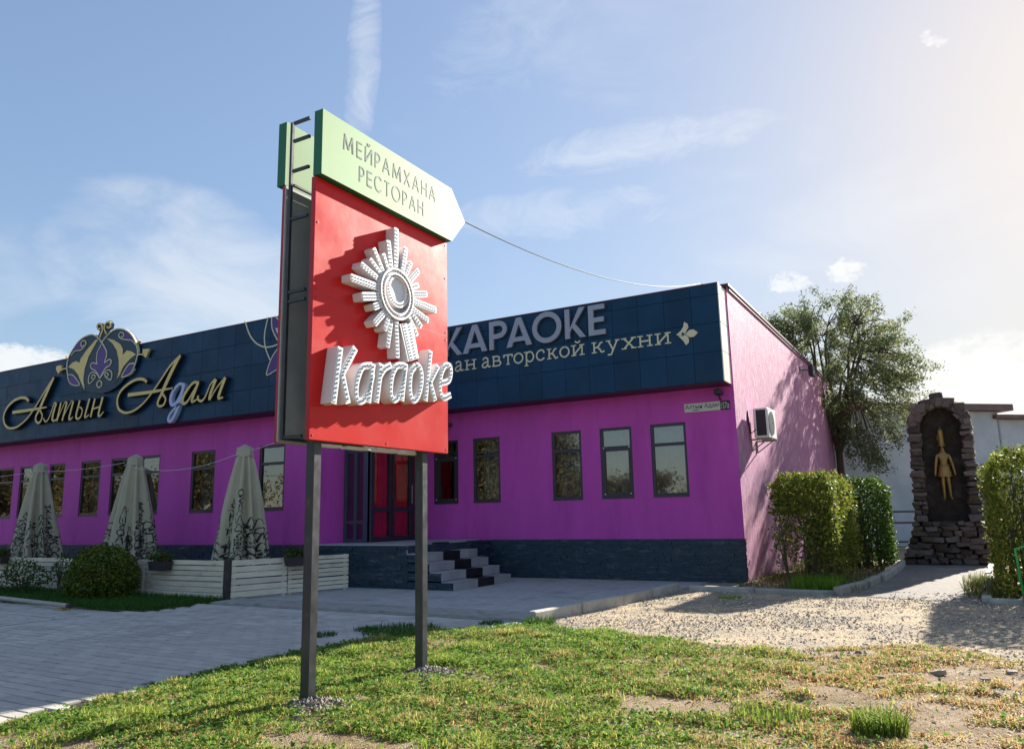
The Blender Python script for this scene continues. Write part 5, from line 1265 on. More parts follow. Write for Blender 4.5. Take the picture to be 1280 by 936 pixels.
def hedge(name, label, x0, x1, y0, y1, z0, z1, n, seed, size=.074, thin=None, cols=G_HEDGE):
    t = thing(name, ((x0 + x1) / 2, (y0 + y1) / 2, 0), label, 'hedge'); rg = np.random.default_rng(seed)
    u = rg.random((n, 3)); face = rg.random(n); dep = np.abs(rg.normal(0, .07, n)) - .03 - .09 * rg.random(n) ** 6
    lo = np.array((x0, y0, z0)); hi = np.array((x1, y1, z1)); p = lo + u * (hi - lo)
    sel = rg.random(n) < .72
    ar = np.array([(hi - lo)[1] * (hi - lo)[2]] * 2 + [(hi - lo)[0] * (hi - lo)[2]] * 2 + [(hi - lo)[0] * (hi - lo)[1] * 1.2]); cum = np.cumsum(ar / ar.sum()); fi = np.searchsorted(cum, face)
    bumps = .15 * (fbm(p[:, 0] * 2.6 + p[:, 1] * 2.1, p[:, 2] * 2.6 + p[:, 1], seed, 3) - .5) * 2
    for k, (ax, side) in enumerate(((0, 0), (0, 1), (1, 0), (1, 1), (2, 1))):
        m = sel & (fi == k); v = (hi if side else lo)[ax] + (-1 if side else 1) * (dep + bumps)[m]
        p[m, ax] = v
    # round the upper edges a little
    ex = np.minimum(p[:, 0] - x0, x1 - p[:, 0]); ey = np.minimum(p[:, 1] - y0, y1 - p[:, 1]); ez = z1 - p[:, 2]
    keep = ~((np.minimum(ex, ey) < .10) & (ez < .12) & (np.minimum(ex, ey) + ez < .14))
    if thin is not None: keep &= rg.random(n) < thin(p)
    keep &= p[:, 2] > .04
    p = p[keep]; c = pal(cols, len(p), rg)
    leaf_part('foliage', p, size, c, 'hedge_leaf', t)
    m_ = MB()
    for k in range(int((x1 - x0) * (y1 - y0) * 5) + 4):
        a = rg.uniform(x0 + .2, x1 - .2); b = rg.uniform(y0 + .15, y1 - .15)
        for q in range(3):
            m_.tube([(a + rg.normal(0, .03), b + rg.normal(0, .03), .0), (a + rg.normal(0, .08), b + rg.normal(0, .08), z1 * .4), (min(max(a + rg.normal(0, .2), x0 + .1), x1 - .1), min(max(b + rg.normal(0, .2), y0 + .1), y1 - .1), z1 * .84)], [.018, .013, .005], 5)
    part('stems', m_, 'bark', t)
    return t


hedge('clipped_hedge', 'clipped square hedge block in front of the pink side wall, bare at its foot', -3.12, -2.02, 15.45, 18.9, .25, 2.08, 26000, 31, thin=lambda p: np.clip((p[:, 2] - .15) / .75, .10, 1) * np.where((p[:, 0] < -2.6) & (p[:, 2] < 1.35), .22, 1))
hedge('clipped_hedge', 'clipped hedge block behind the first one, closer to the stone monument', -2.75, -1.52, 20.2, 22.2, .1, 2.10, 15000, 32, thin=lambda p: np.clip((p[:, 2] + .3) / .7, .3, 1), cols=G_DARK + G_HEDGE[:2])
hedge('clipped_hedge', 'tall clipped hedge beside the green metal frame at the picture edge', 0.50, 3.2, 14.05, 17.6, .1, 2.24, 30000, 33, thin=lambda p: np.clip((p[:, 2] + .2) / .9, .25, 1))

# ================================================================== TREE
def grow_tree(label, base, seed):
    """trunk, limbs to the inner crown, a twig to each leaf spray; sprays fill an uneven dome and droop on the path side"""
    t = thing('elm_tree', (base[0], base[1], 0), label, 'tree'); rg = np.random.default_rng(seed)
    tr, br = MB(), MB()
    B = np.array((base[0], base[1], 0.0)); fork = B + np.array((-.05, .1, 3.6))
    tr.tube([B, B + (.05, .0, 1.2), B + (-.05, .1, 2.6), fork], [.17, .15, .13, .12], 10)
    ctr = np.array((base[0] - .1, base[1] - .1, 6.75)); rad = np.array((3.05, 2.4, 2.65))
    nodes = []
    for k in range(16):
        a = 2.4 * k + rg.uniform(-.3, .3); el = rg.uniform(-.05, 1.25); d = np.array((math.cos(a) * math.cos(el), math.sin(a) * math.cos(el), math.sin(el)))
        e = ctr + d * rad * rg.uniform(.55, .8); m1 = fork * .6 + e * .4 + np.array((0, 0, .25)) + rg.normal(0, .15, 3); m2 = fork * .25 + e * .75 + np.array((0, 0, .2)) + rg.normal(0, .12, 3)
        P = [tuple(p) for p in (fork + rg.normal(0, .04, 3), m1, m2, e)]; P = smooth_line(P, 4); br.tube(P, list(np.linspace(.075, .02, len(P))), 6, cap=False); nodes += [np.array(p) for p in P[5:]]
    N_ = np.array(nodes); L_ = []
    cl = []
    while len(cl) < 290:
        d = rg.normal(size=3); d /= np.linalg.norm(d)
        lump = .86 + .30 * float(fbm(np.array([math.atan2(d[1], d[0]) * 1.6 + 7]), np.array([d[2] * 2.4 + 3]), seed, 3)[0])
        c = ctr + d * rad * lump * rg.uniform(.5, 1.05) ** .7
        if c[2] < 4.9 + .5 * rg.random(): continue
        cl.append((c, d, 0.0))
    for k in range(46):                                        # hanging sprays below the dome
        a = rg.uniform(-.9, 2.5); cl.append((np.array((base[0] + a, base[1] - rg.uniform(-.6, 1.4), 5.2 - rg.uniform(.0, 2.2) * (.45 + .55 * math.sin(max(0, min(3.1, (a + .9) * .95)))))), np.array((.35, -.1, -.6)), 1.0))
    for c, d, dr in cl:
        j = np.argmin(((N_ - c) ** 2).sum(1) + (3 * (N_[:, 2] < c[2] - 1.5))); s0 = N_[j]; mid_ = s0 * .5 + c * .5 + np.array((0, 0, .18)) + rg.normal(0, .08, 3)
        out = d * np.array((1, 1, .55)) + np.array((0, 0, -.25 - .5 * dr)) + rg.normal(0, .25, 3); out /= np.linalg.norm(out); ln = rg.uniform(.45, .85)
        e = c + out * ln; P = smooth_line([tuple(s0), tuple(mid_), tuple(c), tuple(e)], 3); br.tube(P, list(np.linspace(.02, .004, len(P))), 4, cap=False)
        n = int(rg.uniform(100, 165)); u = rg.uniform(-.45, 1.05, n)[:, None]; L_.append(c + out * ln * u + rg.normal(0, .115, (n, 3)) + np.array((0, 0, -.05)))
    P = np.concatenate(L_); P = P[P[:, 2] > 2.4]
    part('trunk', tr, 'bark', t, smooth=True); part('branches', br, 'bark', t, smooth=True)
    leaf_part('crown', P, .125, pal(G_TREE, len(P), rg, .25), 'leaf', t, .36, .25)
    return t, len(P)


t_, nleaf = grow_tree('airy green tree behind the pink wall with drooping branches', (-3.6, 31.0), 5)
print('tree leaves', nleaf)

# trees beyond the road behind the viewer: they show in the window panes
def far_tree(seed):
    rg = np.random.default_rng(seed); t = thing('roadside_tree', (0, 0, 0), 'sunlit autumn tree beyond the road, seen only as a reflection in the windows', 'tree', 'trees reflected in the windows')
    m_ = MB(); m_.tube([(0, 0, 0), (.1, 0, 2.2), (0, .1, 4.5)], [.24, .19, .1], 8); part('trunk', m_, 'bark', t, smooth=True)
    P = np.concatenate([rg.normal(0, 1, (1500, 3)) * (.75, .75, .6) + (rg.normal(0, 1.3), rg.normal(0, 1.3), rg.uniform(3.0, 7.6)) for k in range(9)])
    leaf_part('crown', P, .24, pal([(.14, .115, .05), (.10, .11, .045), (.16, .11, .05), (.08, .09, .04)], len(P), rg, .3), 'leaf', t, .6, local=True)
    return t


ft = far_tree(41)
for k, (x, y, s_) in enumerate([(-13.5, -19, .85), (-21, -24, 1.1), (-25, -15, .95), (-31, -20, 1.15), (-38, -16, 1.0), (-45, -21, 1.2), (-53, -17, 1.05), (-62, -22, 1.25), (-71, -17, 1.1), (-80, -21, 1.2), (-89, -17, 1.15), (-99, -22, 1.3)]):
    o = ft if k == 0 else copy_tree(ft); o.location = (x, y, 0); o.scale = (s_, s_, s_ * (.50 if k < 2 else 1)); o.rotation_euler = (0, 0, k * 1.9)

# ================================================================== WHITE OUTBUILDING
ob = thing('white_outbuilding', (0, 34, 0), 'low pale blue-white building behind the stone monument', 'building')
A = Vector((-3.8, 31.6, 0)); U = Vector((5.2, 4.6, 0)).normalized(); N = Vector((U.y, -U.x, 0))
def obox(mb, s0, s1, n0, n1, z0, z1):
    c = [A + U * s + N * n for s, n in ((s0, n0), (s1, n0), (s1, n1), (s0, n1))]; i = len(mb.v)
    mb.v += [(p.x, p.y, z0) for p in c] + [(p.x, p.y, z1) for p in c]
    for f in ((0, 1, 2, 3), (7, 6, 5, 4), (0, 4, 5, 1), (1, 5, 6, 2), (2, 6, 7, 3), (3, 7, 4, 0)): mb.f.append(tuple(i + k for k in f)); mb.m.append(0)


m_ = MB(); obox(m_, -.3, 7.45, -5, 0, 0, 5.15); part('wall', m_, 'wall_white', ob)
m_ = MB(); obox(m_, 7.46, 22, -5, -.12, 0, 4.85); part('wall', m_, 'wall_white', ob)
m_ = MB(); obox(m_, -.5, 7.9, -5.2, .35, 5.16, 5.42); part('eave', m_, 'eave_brown', ob)
m_ = MB(); obox(m_, 7.2, 22, -5.2, .20, 4.86, 5.02); part('eave', m_, 'eave_brown', ob)
m_ = MB(); obox(m_, 7.40, 7.47, .001, .03, 0, 4.84); part('downpipe', m_, 'ac_grey', ob)
rl = thing('pipe_rail', (-2.4, 29, 0), 'low dark pipe rail between the hedge and the stone monument', 'railing')
for z in (.35, .95, 1.3):
    m_ = MB(); m_.tube([(-3.6, 27.0, z), (-0.9, 28.4, z)], .035, 8); part('rail', m_, 'metal_rail', rl)
for s in (0, .5, 1): m_ = MB(); m_.tube([(-3.6 + 2.7 * s, 27.0 + 1.4 * s, 0), (-3.6 + 2.7 * s, 27.0 + 1.4 * s, 1.32)], .03, 8); part('post', m_, 'metal_rail', rl)

# ================================================================== STONE MONUMENT
mo = thing('stone_monument', (-.3, 22.9, 0), 'rough stone arch monument with dark niche behind the path', 'monument')
MY = 22.55
def outer(z):
    """left and right outline of the monument at height z"""
    if z < 1.1: return (-1.42 + .42 * (z / 1.1) ** .8, .60 - .08 * z)
    if z < 3.45: return (-1.00 + .10 * (z - 1.1) / 2.35, .52 - .02 * (z - 1.1) / 2.35)
    t = min((z - 3.45) / .88, 1); return (-.90 + .72 * t ** 1.4, .50 - .62 * t ** 1.4)
def niche(u, z):
    c, hw = -.235 + .06 * (z - 1) / 3, .47
    if z < 1.12: return False
    if z < 3.4: return abs(u - c) < hw
    return (u - c) ** 2 / hw ** 2 + (z - 3.4) ** 2 / .60 ** 2 < 1
vol = MB()
zs = np.linspace(0, 4.3, 44)
prof = [(outer(z)[0] + .07, z) for z in zs] + [(outer(z)[1] - .07, z) for z in reversed(zs)]
vol.prism(prof, lambda u, v, d: (u, MY + .75 - d, v), 0.0, 0.45); part('core', vol, 'mortar', mo)
nb = MB(); pts = [(-.76, 1.08), (.30, 1.08)] + [(-.07 + .53 * math.cos(a), 3.4 + .66 * math.sin(a)) for a in np.linspace(0, math.pi, 14)]
nb.prism(pts, lambda u, v, d: (u, MY + .32 - d, v), 0.0, 0.05); part('niche_back', nb, 'plaster_dark', mo)
# stones: a dozen shapes shared by all
def stone_mesh(seed, sub=1):
    rg = random.Random(seed); bm = bmesh.new(); bmesh.ops.create_cube(bm, size=1.0)
    for v in bm.verts: v.co += Vector((rg.uniform(-.14, .14), rg.uniform(-.10, .10), rg.uniform(-.13, .13)))
    bmesh.ops.bevel(bm, geom=list(bm.edges), offset=.10, segments=1, affect='EDGES')
    for v in bm.verts: v.co += Vector((rg.uniform(-.03, .03), rg.uniform(-.04, .04), rg.uniform(-.03, .03)))
    me = bpy.data.meshes.new('stone'); bm.to_mesh(me); bm.free(); me.materials.append(MATS['field_stone']); return me
SM = [stone_mesh(k) for k in range(12)]
rs_ = random.Random(5); count = 0
def stone(u, z, w, h, dep, roll=0.0, fy=0.0):
    global count
    o = bpy.data.objects.new('stone', rs_.choice(SM)); COL.objects.link(o); o.parent = mo
    o.location = (u - mo.location.x, MY + .2 + fy - mo.location.y, z); o.scale = (w * 1.02, dep, h * 1.0); o.rotation_euler = (rs_.uniform(-.1, .1), roll + rs_.uniform(-.12, .12), rs_.uniform(-.15, .15)); count += 1
z = 0.0
while z < 3.4:
    h = rs_.uniform(.085, .15) if z > 1.1 else rs_.uniform(.11, .19); l, r = outer(z + h / 2)
    spans = [(l, r)]
    if niche(-.2, z + h * .5): c = -.235 + .06 * (z - 1) / 3; spans = [(l, c - .46), (c + .46, r)]
    for (a, b) in spans:
        u = a
        while u < b - .03:
            w = min(rs_.uniform(.16, .36), b - u)
            if b - u - w < .08: w = b - u
            stone(u + w / 2, z + h / 2, w, h, rs_.uniform(.42, .6) if z > 1.1 else rs_.uniform(.5, .75), 0, 0 if z > 1.1 else -.08); u += w
    z += h
# arch voussoirs, outer rubble and cap
for ring, (rx, rz, n, w) in enumerate(((.62, .74, 17, .22), (.55, .66, 14, .13))):
    for k in range(n):
        a = math.pi * (k + .5) / n; u = -.19 + rx * math.cos(a); zz = 3.36 + rz * math.sin(a)
        stone(u, zz, w, .17, .5, -a + math.pi / 2 + math.pi / 2, .02 * ring)
for (u, zz, w, h) in ((-.18, 4.22, .34, .24), (-.42, 4.10, .30, .2), (.06, 4.10, .30, .2), (.26, 3.92, .26, .2), (-.66, 3.92, .28, .2), (-.8, 3.72, .22, .2), (.40, 3.72, .22, .22)): stone(u, zz, w, h, .5)
print('monument stones', count)

# golden figure standing out from the niche
gf = thing('golden_figure', (-.2, MY + .2, 1.6), 'golden standing figure with tall pointed hat in the dark niche', 'statue')
def skin_figure(verts, edges, radii, name, parent, root=0, sub=2):
    me = bpy.data.meshes.new(name); me.from_pydata(verts, edges, []); o = bpy.data.objects.new(name, me); COL.objects.link(o)
    md = o.modifiers.new('skin', 'SKIN'); md.use_smooth_shade = True; md.branch_smoothing = .4
    for k, r in enumerate(radii): me.skin_vertices[0].data[k].radius = (r if isinstance(r, tuple) else (r, r))
    me.skin_vertices[0].data[root].use_root = True
    sd = o.modifiers.new('sub', 'SUBSURF'); sd.levels = sub; sd.render_levels = sub
    me.materials.append(MATS['statue_gold']); o.parent = parent; return o
V = [(0, 0, .74), (0, 0, .95), (0, -.01, 1.18), (0, 0, 1.30), (0, -.02, 1.42), (-.17, 0, 1.20), (-.23, -.02, .95), (-.27, -.05, .72), (-.275, -.07, .64), (.17, 0, 1.20), (.24, -.02, .95), (.28, -.05, .72), (.285, -.07, .64), (-.075, 0, .66), (-.08, -.02, .36), (-.085, 0, .07), (-.10, -.10, .03), (.075, 0, .66), (.085, -.02, .36), (.095, 0, .07), (.13, -.10, .03)]
E_ = [(0, 1), (1, 2), (2, 3), (3, 4), (2, 5), (5, 6), (6, 7), (7, 8), (2, 9), (9, 10), (10, 11), (11, 12), (0, 13), (13, 14), (14, 15), (15, 16), (0, 17), (17, 18), (18, 19), (19, 20)]
Rr = [(.13, .09), (.125, .09), (.15, .09), .05, .085, .06, .05, .036, .03, .06, .05, .036, .03, .075, .055, .035, .032, .075, .055, .035, .032]
gf.scale = (.80, 1, .95)
skin_figure(V, E_, Rr, 'body', gf)
m_ = MB(); n = 20                                             # flared tunic skirt
for k in range(n):
    a, b = 2 * math.pi * k / n, 2 * math.pi * (k + 1) / n; w = lambda q, rx, ry, zz: (rx * math.cos(q) * (1 + .04 * math.cos(10 * q)), ry * math.sin(q), zz)
    m_.poly([w(a, .145, .10, .92), w(b, .145, .10, .92), w(b, .205, .13, .62), w(a, .205, .13, .62)]); m_.poly([w(a, .205, .13, .62), w(b, .205, .13, .62), w(b, .19, .12, .615), w(a, .19, .12, .615)])
part('tunic', m_, 'statue_gold', gf, smooth=True, local=True)
m_ = MB(); prof_ = [(.085, 1.43), (.10, 1.46), (.086, 1.52), (.088, 1.62), (.085, 1.74), (.080, 1.86), (.055, 1.90), (.010, 1.93), (.004, 1.99)]; n = 16
for (r0, a0), (r1, a1) in zip(prof_[:-1], prof_[1:]):
    for k in range(n):
        a, b = 2 * math.pi * k / n, 2 * math.pi * (k + 1) / n; m_.poly([(r0 * math.cos(a), r0 * math.sin(a), a0), (r0 * math.cos(b), r0 * math.sin(b), a0), (r1 * math.cos(b), r1 * math.sin(b), a1), (r1 * math.cos(a), r1 * math.sin(a), a1)])
m_.prism([(-.06, 1.55), (-.115, 1.62), (-.12, 1.76), (-.07, 1.70)], lambda u, v, d: (u, .02 - d, v), 0, .03)
part('tall_hat', m_, 'statue_gold', gf, smooth=True, local=True)
m_ = MB()                                                     # brow, nose, mouth, belt and collar
m_.prism([(-.014, 1.40), (.014, 1.40), (.006, 1.455), (-.006, 1.455)], lambda u, v, d: (u, -.085 - d, v), 0, .03)
for s in (-1, 1): m_.prism(circle_pts(s * .034, 1.447, .013, 8), lambda u, v, d: (u, -.085 - d, v), 0, .010)
m_.prism([(-.028, 1.375), (.028, 1.375), (.022, 1.387), (-.022, 1.387)], lambda u, v, d: (u, -.082 - d, v), 0, .014)
part('face', m_, 'statue_gold', gf, local=True)
m_ = MB()
for zz, rx, ry in ((.915, .152, .108), (1.30, .075, .062)): m_.tube([(rx * math.cos(a), ry * math.sin(a), zz) for a in np.linspace(0, 2 * math.pi, 18)], .018, 6)
part('belt_and_collar', m_, 'statue_gold', gf, smooth=True, local=True)

# ================================================================== SMALL THINGS ON THE GROUND
gb = thing('green_frame', (.87, 13.75, 0), 'bright green metal bench frame at the foot of the tall hedge', 'bench')
m_ = MB(); m_.tube([(.70, 13.8, 0), (.665, 13.8, .80), (1.1, 13.75, .95)], .018, 8); m_.tube([(1.1, 13.75, .95), (2.3, 13.7, .95)], .018, 8); part('armrest_tube', m_, 'green_paint', gb, smooth=True)
m_ = MB(); m_.tube([(2.3, 13.7, .95), (2.3, 13.8, 0)], .018, 8); part('leg', m_, 'green_paint', gb)
for k in range(3): m_ = MB(); m_.cham((.74, 13.55 + k * .14, .40), (2.28, 13.66 + k * .14, .43), .005); part('seat_slat', m_, 'green_paint', gb)
for k in range(2): m_ = MB(); m_.cham((.76, 13.86, .47 + k * .12), (2.28, 13.885, .57 + k * .12), .005); part('back_slat', m_, 'green_paint', gb)

pp = thing('wheel_stop_pipe', (-13.3, 8.0, 0), 'white pipe wheel stop lying along the edge of the grass bed', 'wheel stop')
m_ = MB(); m_.tube([(-20, 8.75, .10), (-13.25, 7.93, .10)], .038, 12); part('pipe', m_, 'pipe_white', pp, smooth=True)
m_ = MB(); m_.tube([(-13.26, 7.931, .10), (-13.16, 7.92, .10)], .041, 12); part('end_band', m_, 'cable_black', pp)
for s in (0.05, .5, .97): c = Vector((-20, 8.75, 0)).lerp(Vector((-13.25, 7.93, 0)), s); m_ = MB(); m_.cham((c.x - .12, c.y - .09, 0), (c.x + .12, c.y + .09, .05), .01); part('foot', m_, 'pipe_yellow', pp)

stone_lab = {}
SPOTS = [(-0.85, 7.95, .07), (-.30, 7.75, .10), (-.72, 7.35, .06), (.05, 7.6, .075), (-1.35, 8.15, .05), (-2.75, 6.65, .06), (-1.95, 7.05, .05), (.25, 8.0, .08), (-3.0, 7.6, .06), (-.15, 8.3, .08), (.12, 7.05, .07), (-1.0, 8.5, .06)]
for k, (x, y, s) in enumerate(SPOTS):
    me = SM[k % 12].copy(); me.materials.clear(); me.materials.append(MATS['stone_grey'])
    o = bpy.data.objects.new('loose_stone', me); COL.objects.link(o); o.location = (x, y, float(lawn_z(np.array([x]), np.array([y]))[0]) + s * .16); o.scale = (s * 1.0, s * .75, s * .42); o.rotation_euler = (random.uniform(-.3, .3), random.uniform(-.3, .3), random.uniform(0, 3))
    tag(o, 'small grey stone lying loose between the dry grass and the gravel', 'stone', 'loose stones beside the gravel')

# gravel pebbles
def pebbles(n, xs, ys, size, cols, rg, dens):
    x = rg.uniform(*xs, n); y = rg.uniform(*ys, n); k = rg.random(n) < dens(x, y); x, y = x[k], y[k]; n = len(x)
    s = size * rg.lognormal(0, .35, n); z = s * .2 + np.where(inside(x, y, LAWN_POLY), lawn_z(x, y), 0)
    c = np.stack([x, y, z], 1); a = rg.uniform(0, 6.28, n); ca, sa = np.cos(a), np.sin(a)
    ax = np.stack([ca, sa, rg.normal(0, .2, n)], 1) * (s * rg.uniform(.45, .8, n))[:, None]; bx = np.stack([-sa, ca, rg.normal(0, .2, n)], 1) * (s * rg.uniform(.35, .6, n))[:, None]; cz = np.stack([np.zeros(n), np.zeros(n), s * rg.uniform(.25, .5, n)], 1)
    T = [c + ax, c + bx, c - ax, c - bx]; top = c + cz
    tri = []
    for q in range(4): tri += [T[q], T[(q + 1) % 4], top]
    v = np.stack(tri, 1).reshape(-1, 3)
    return v, np.repeat(pal(cols, n, rg, .3), 4, axis=0)
rg = np.random.default_rng(77)
GREY = [(.34, .30, .25), (.42, .36, .28), (.22, .20, .185), (.50, .42, .31), (.38, .31, .22)]
def gdens(x, y):
    out_lawn = ~inside(x, y, LAWN_POLY); d = edge_dist(x, y, LAWN_EDGE)
    a = np.where(out_lawn, .25 + .75 * (fbm(x * 1.3, y * 1.3, 40) > .52), np.clip(1 - d / .8, 0, 1) * .5 + .10 * (x > -2.5))
    right = (x > -5.1 + (y - 9.6) * .1) & ~((y > 14.3) & (x > -4.6) & (x < -1.9)) & ~((y > 13.85) & (x > .2))
    return a * right * (~((x < -4.3) & inside(x, y, LAWN_POLY)))
v, c = pebbles(32000, (-5.2, 2.5), (6.0, 15.2), .019, GREY, rg, gdens)
o = bpy.data.objects.new('gravel', np_mesh('gravel', v, 3, c, 'pebble')); COL.objects.link(o); tag(o, 'loose grey gravel on the sandy ground', 'gravel', kind='stuff')

# post footings: little heaps of rubble
for (x, y), lab in (((-4.46, 4.60), 'heap of grey rubble at the foot of the nearer sign post'), ((-4.47, 6.06), 'heap of grey rubble at the foot of the farther sign post')):
    n = 520; p = rg.normal(0, .13, (n, 2)) * (1.4, 1); s = .022 * rg.lognormal(0, .35, n)
    fx_, fy_ = x + p[:, 0] + .06, y + p[:, 1]
    V_, C_ = [], []
    def one(n): return None
    zc = lawn_z(fx_, fy_) + .05 * np.exp(-(p ** 2).sum(1) / .03)
    a = rg.uniform(0, 6.28, n); ax_ = np.stack([np.cos(a), np.sin(a), rg.normal(0, .3, n)], 1) * (s * .7)[:, None]; bx_ = np.stack([-np.sin(a), np.cos(a), rg.normal(0, .3, n)], 1) * (s * .5)[:, None]
    c0 = np.stack([fx_, fy_, zc], 1); top = c0 + np.stack([np.zeros(n), np.zeros(n), s * .5], 1); T = [c0 + ax_, c0 + bx_, c0 - ax_, c0 - bx_]; tri = []
    for q in range(4): tri += [T[q], T[(q + 1) % 4], top]
    o = bpy.data.objects.new('rubble', np_mesh('rubble', np.stack(tri, 1).reshape(-1, 3), 3, np.repeat(pal([(.20, .17, .14), (.14, .12, .10), (.28, .25, .21)], n, rg, .35), 4, axis=0), 'pebble')); COL.objects.link(o); tag(o, lab, 'rubble', kind='stuff')

# ================================================================== GRASS
FRESH = np.array([(.21, .33, .035), (.29, .41, .055), (.14, .24, .028), (.40, .48, .10)]); DRY = np.array([(.50, .34, .14), (.44, .26, .10), (.58, .46, .23), (.34, .19, .075)])
YEL = np.array([(.46, .45, .11), (.54, .48, .16)])


def blades(x, y, z, h, w, cols, rg, lean=.55):
    """two-joint blades: one quad and one triangle folded as a five-cornered strip of three triangles"""
    n = len(x); a = rg.uniform(0, 6.28, n); ln = np.abs(rg.normal(0, lean, n)); b = a + rg.uniform(-.5, .5, n)
    d = np.stack([np.cos(a), np.sin(a), np.zeros(n)], 1); sd = np.stack([-np.sin(b), np.cos(b), np.zeros(n)], 1) * (w / 2)[:, None]
    p0 = np.stack([x, y, z - .005], 1); p1 = p0 + d * (h * .28 * ln)[:, None]; p1[:, 2] += h * .58; p2 = p1 + d * (h * .62 * ln)[:, None]; p2[:, 2] += h * (.42 - .22 * np.clip(ln, 0, 1.6))
    tri = [p0 - sd, p0 + sd, p1 + sd * .85, p0 - sd, p1 + sd * .85, p1 - sd * .85, p1 - sd * .85, p1 + sd * .85, p2]
    return np.stack(tri, 1).reshape(-1, 3), np.repeat(cols, 3, axis=0)


rg = np.random.default_rng(101)
N = 520000
x = rg.uniform(-6.6, 1.6, N); y = rg.uniform(2.4, 9.5, N)
ok = in_view(x, y, .06) & (inside(x, y, LAWN_POLY) | (edge_dist(x, y, LAWN_EDGE) < .10 * vnoise(x * 4, y * 4, 3)))
x, y = x[ok], y[ok]
patch = fbm(x * 1.1, y * 1.1, 60); clump = np.clip(.5 + 1.5 * (fbm(x * 4.2, y * 4.2, 61, 3) - .5), 0, 1); fine = vnoise(x * 16, y * 16, 62)
right = np.clip((x + 2.9 + .25 * (y - 6)) / 2.2, 0, 1)
dens = .60 + 1.0 * (clump - .42) + .35 * (patch - .5) - .16 * right + .25 * (fine - .5)
def patch_hole(cx, cy, rx, ry, k=1.0):
    global dens
    q = ((x - cx) / rx) ** 2 + ((y - cy) / ry) ** 2 + .9 * (clump - .5); dens = dens - k * np.clip(1.4 - q, 0, 1)
patch_hole(-2.05, 5.78, .62, .22); patch_hole(-4.4, 4.6, .33, .2, .8); patch_hole(-4.4, 6.05, .28, .2, .8); patch_hole(-3.4, 3.95, .8, .22, .7); patch_hole(-.7, 6.5, .7, .35, .6); patch_hole(-.2, 5.9, .5, .25, .6); patch_hole(-5.2, 3.0, .5, .25, .6); patch_hole(-1.6, 8.5, 1.2, .2, .6); patch_hole(.2, 7.6, .8, .5, .5)
ok = rg.random(len(x)) < np.clip(dens, .03, 1) ** 1.15
x, y, patch, clump, right = x[ok], y[ok], patch[ok], clump[ok], right[ok]
n = len(x)
dryness = np.clip(.18 + .75 * right + 1.3 * (fbm(x * 1.7, y * 1.7, 63) - .5) + .5 * (vnoise(x * 9, y * 9, 64) - .5), 0, 1)
fr_, dr_, ye_ = FRESH[rg.integers(0, 4, n)], DRY[rg.integers(0, 4, n)], YEL[rg.integers(0, 2, n)]
u = rg.random(n); cols = np.where((u < dryness * .85)[:, None], dr_, np.where((u < dryness * .85 + .22)[:, None], ye_, fr_)) * rg.uniform(.8, 1.2, (n, 1))
h = (.018 + .080 * clump ** 1.6 * rg.uniform(.45, 1.3, n)) * (1 - .25 * right); w = rg.uniform(.006, .012, n)
v, c = blades(x, y, lawn_z(x, y), h, w, cols, rg, 1.2)
# broad low leaves of clover and plantain
m = rg.random(n) < .16 * (1 - .8 * right); k = int(m.sum()); pts = np.stack([x[m] + rg.normal(0, .015, k), y[m] + rg.normal(0, .015, k), lawn_z(x[m], y[m]) + rg.uniform(.015, .055, k)], 1)
lv = leaves(pts, .034, None, .7, 0, .55, rg); lc = np.array([(.10, .20, .03), (.13, .23, .045), (.07, .15, .025)])[rg.integers(0, 3, k)]
q = lv.reshape(-1, 4, 3); lt = np.stack([q[:, 0], q[:, 1], q[:, 2], q[:, 0], q[:, 2], q[:, 3]], 1).reshape(-1, 3)
v = np.concatenate([v, lt]); c = np.concatenate([c, np.repeat(lc, 2, axis=0)])
print('grass blades', n, 'tris', len(c))
o = bpy.data.objects.new('grass', np_mesh('grass', v, 3, c, 'grass_blade')); COL.objects.link(o); tag(o, 'short patchy lawn grass, green near the sign and dry towards the gravel', 'grass', kind='stuff')


def tuft(cx, cy, r, n, h, label, cols, z=None, name='grass_tuft'):
    a = rg.uniform(0, 6.28, n); q = r * np.sqrt(rg.random(n)); xx, yy = cx + q * np.cos(a), cy + q * np.sin(a)
    zz = lawn_z(xx, yy) if z is None else np.full(n, z); hh = h * rg.uniform(.45, 1.1, n)
    vv, cc = blades(xx, yy, zz, hh, rg.uniform(.006, .011, n), np.array(cols)[rg.integers(0, len(cols), n)] * rg.uniform(.8, 1.2, (n, 1)), rg, .7)
    o = bpy.data.objects.new(name, np_mesh(name, vv, 3, cc, 'grass_blade')); COL.objects.link(o); return tag(o, label, 'grass tuft')


# dry straw and litter lying flat on the bare soil
n = 16000; xx = rg.uniform(-6.2, 1.6, n); yy = rg.uniform(2.8, 9.0, n); k = inside(xx, yy, LAWN_POLY) & in_view(xx, yy, .04); xx, yy = xx[k], yy[k]; n = len(xx)
a = rg.uniform(0, 6.28, n); L_ = rg.uniform(.02, .07, n); w = rg.uniform(.002, .005, n); c0 = np.stack([xx, yy, lawn_z(xx, yy) + rg.uniform(.004, .012, n)], 1); d = np.stack([np.cos(a), np.sin(a), rg.normal(0, .12, n)], 1) * L_[:, None]; e = np.stack([-np.sin(a), np.cos(a), np.zeros(n)], 1) * w[:, None]
vv = np.stack([c0 - d * .5 - e, c0 - d * .5 + e, c0 + d * .5], 1).reshape(-1, 3)
o = bpy.data.objects.new('straw', np_mesh('straw', vv, 3, np.array([(.42, .34, .20), (.30, .22, .12), (.50, .43, .28), (.20, .14, .08)])[rg.integers(0, 4, n)] * rg.uniform(.7, 1.2, (n, 1)), 'grass_blade')); COL.objects.link(o); tag(o, 'dry straw and leaf litter strewn over the lawn', 'straw', kind='stuff')
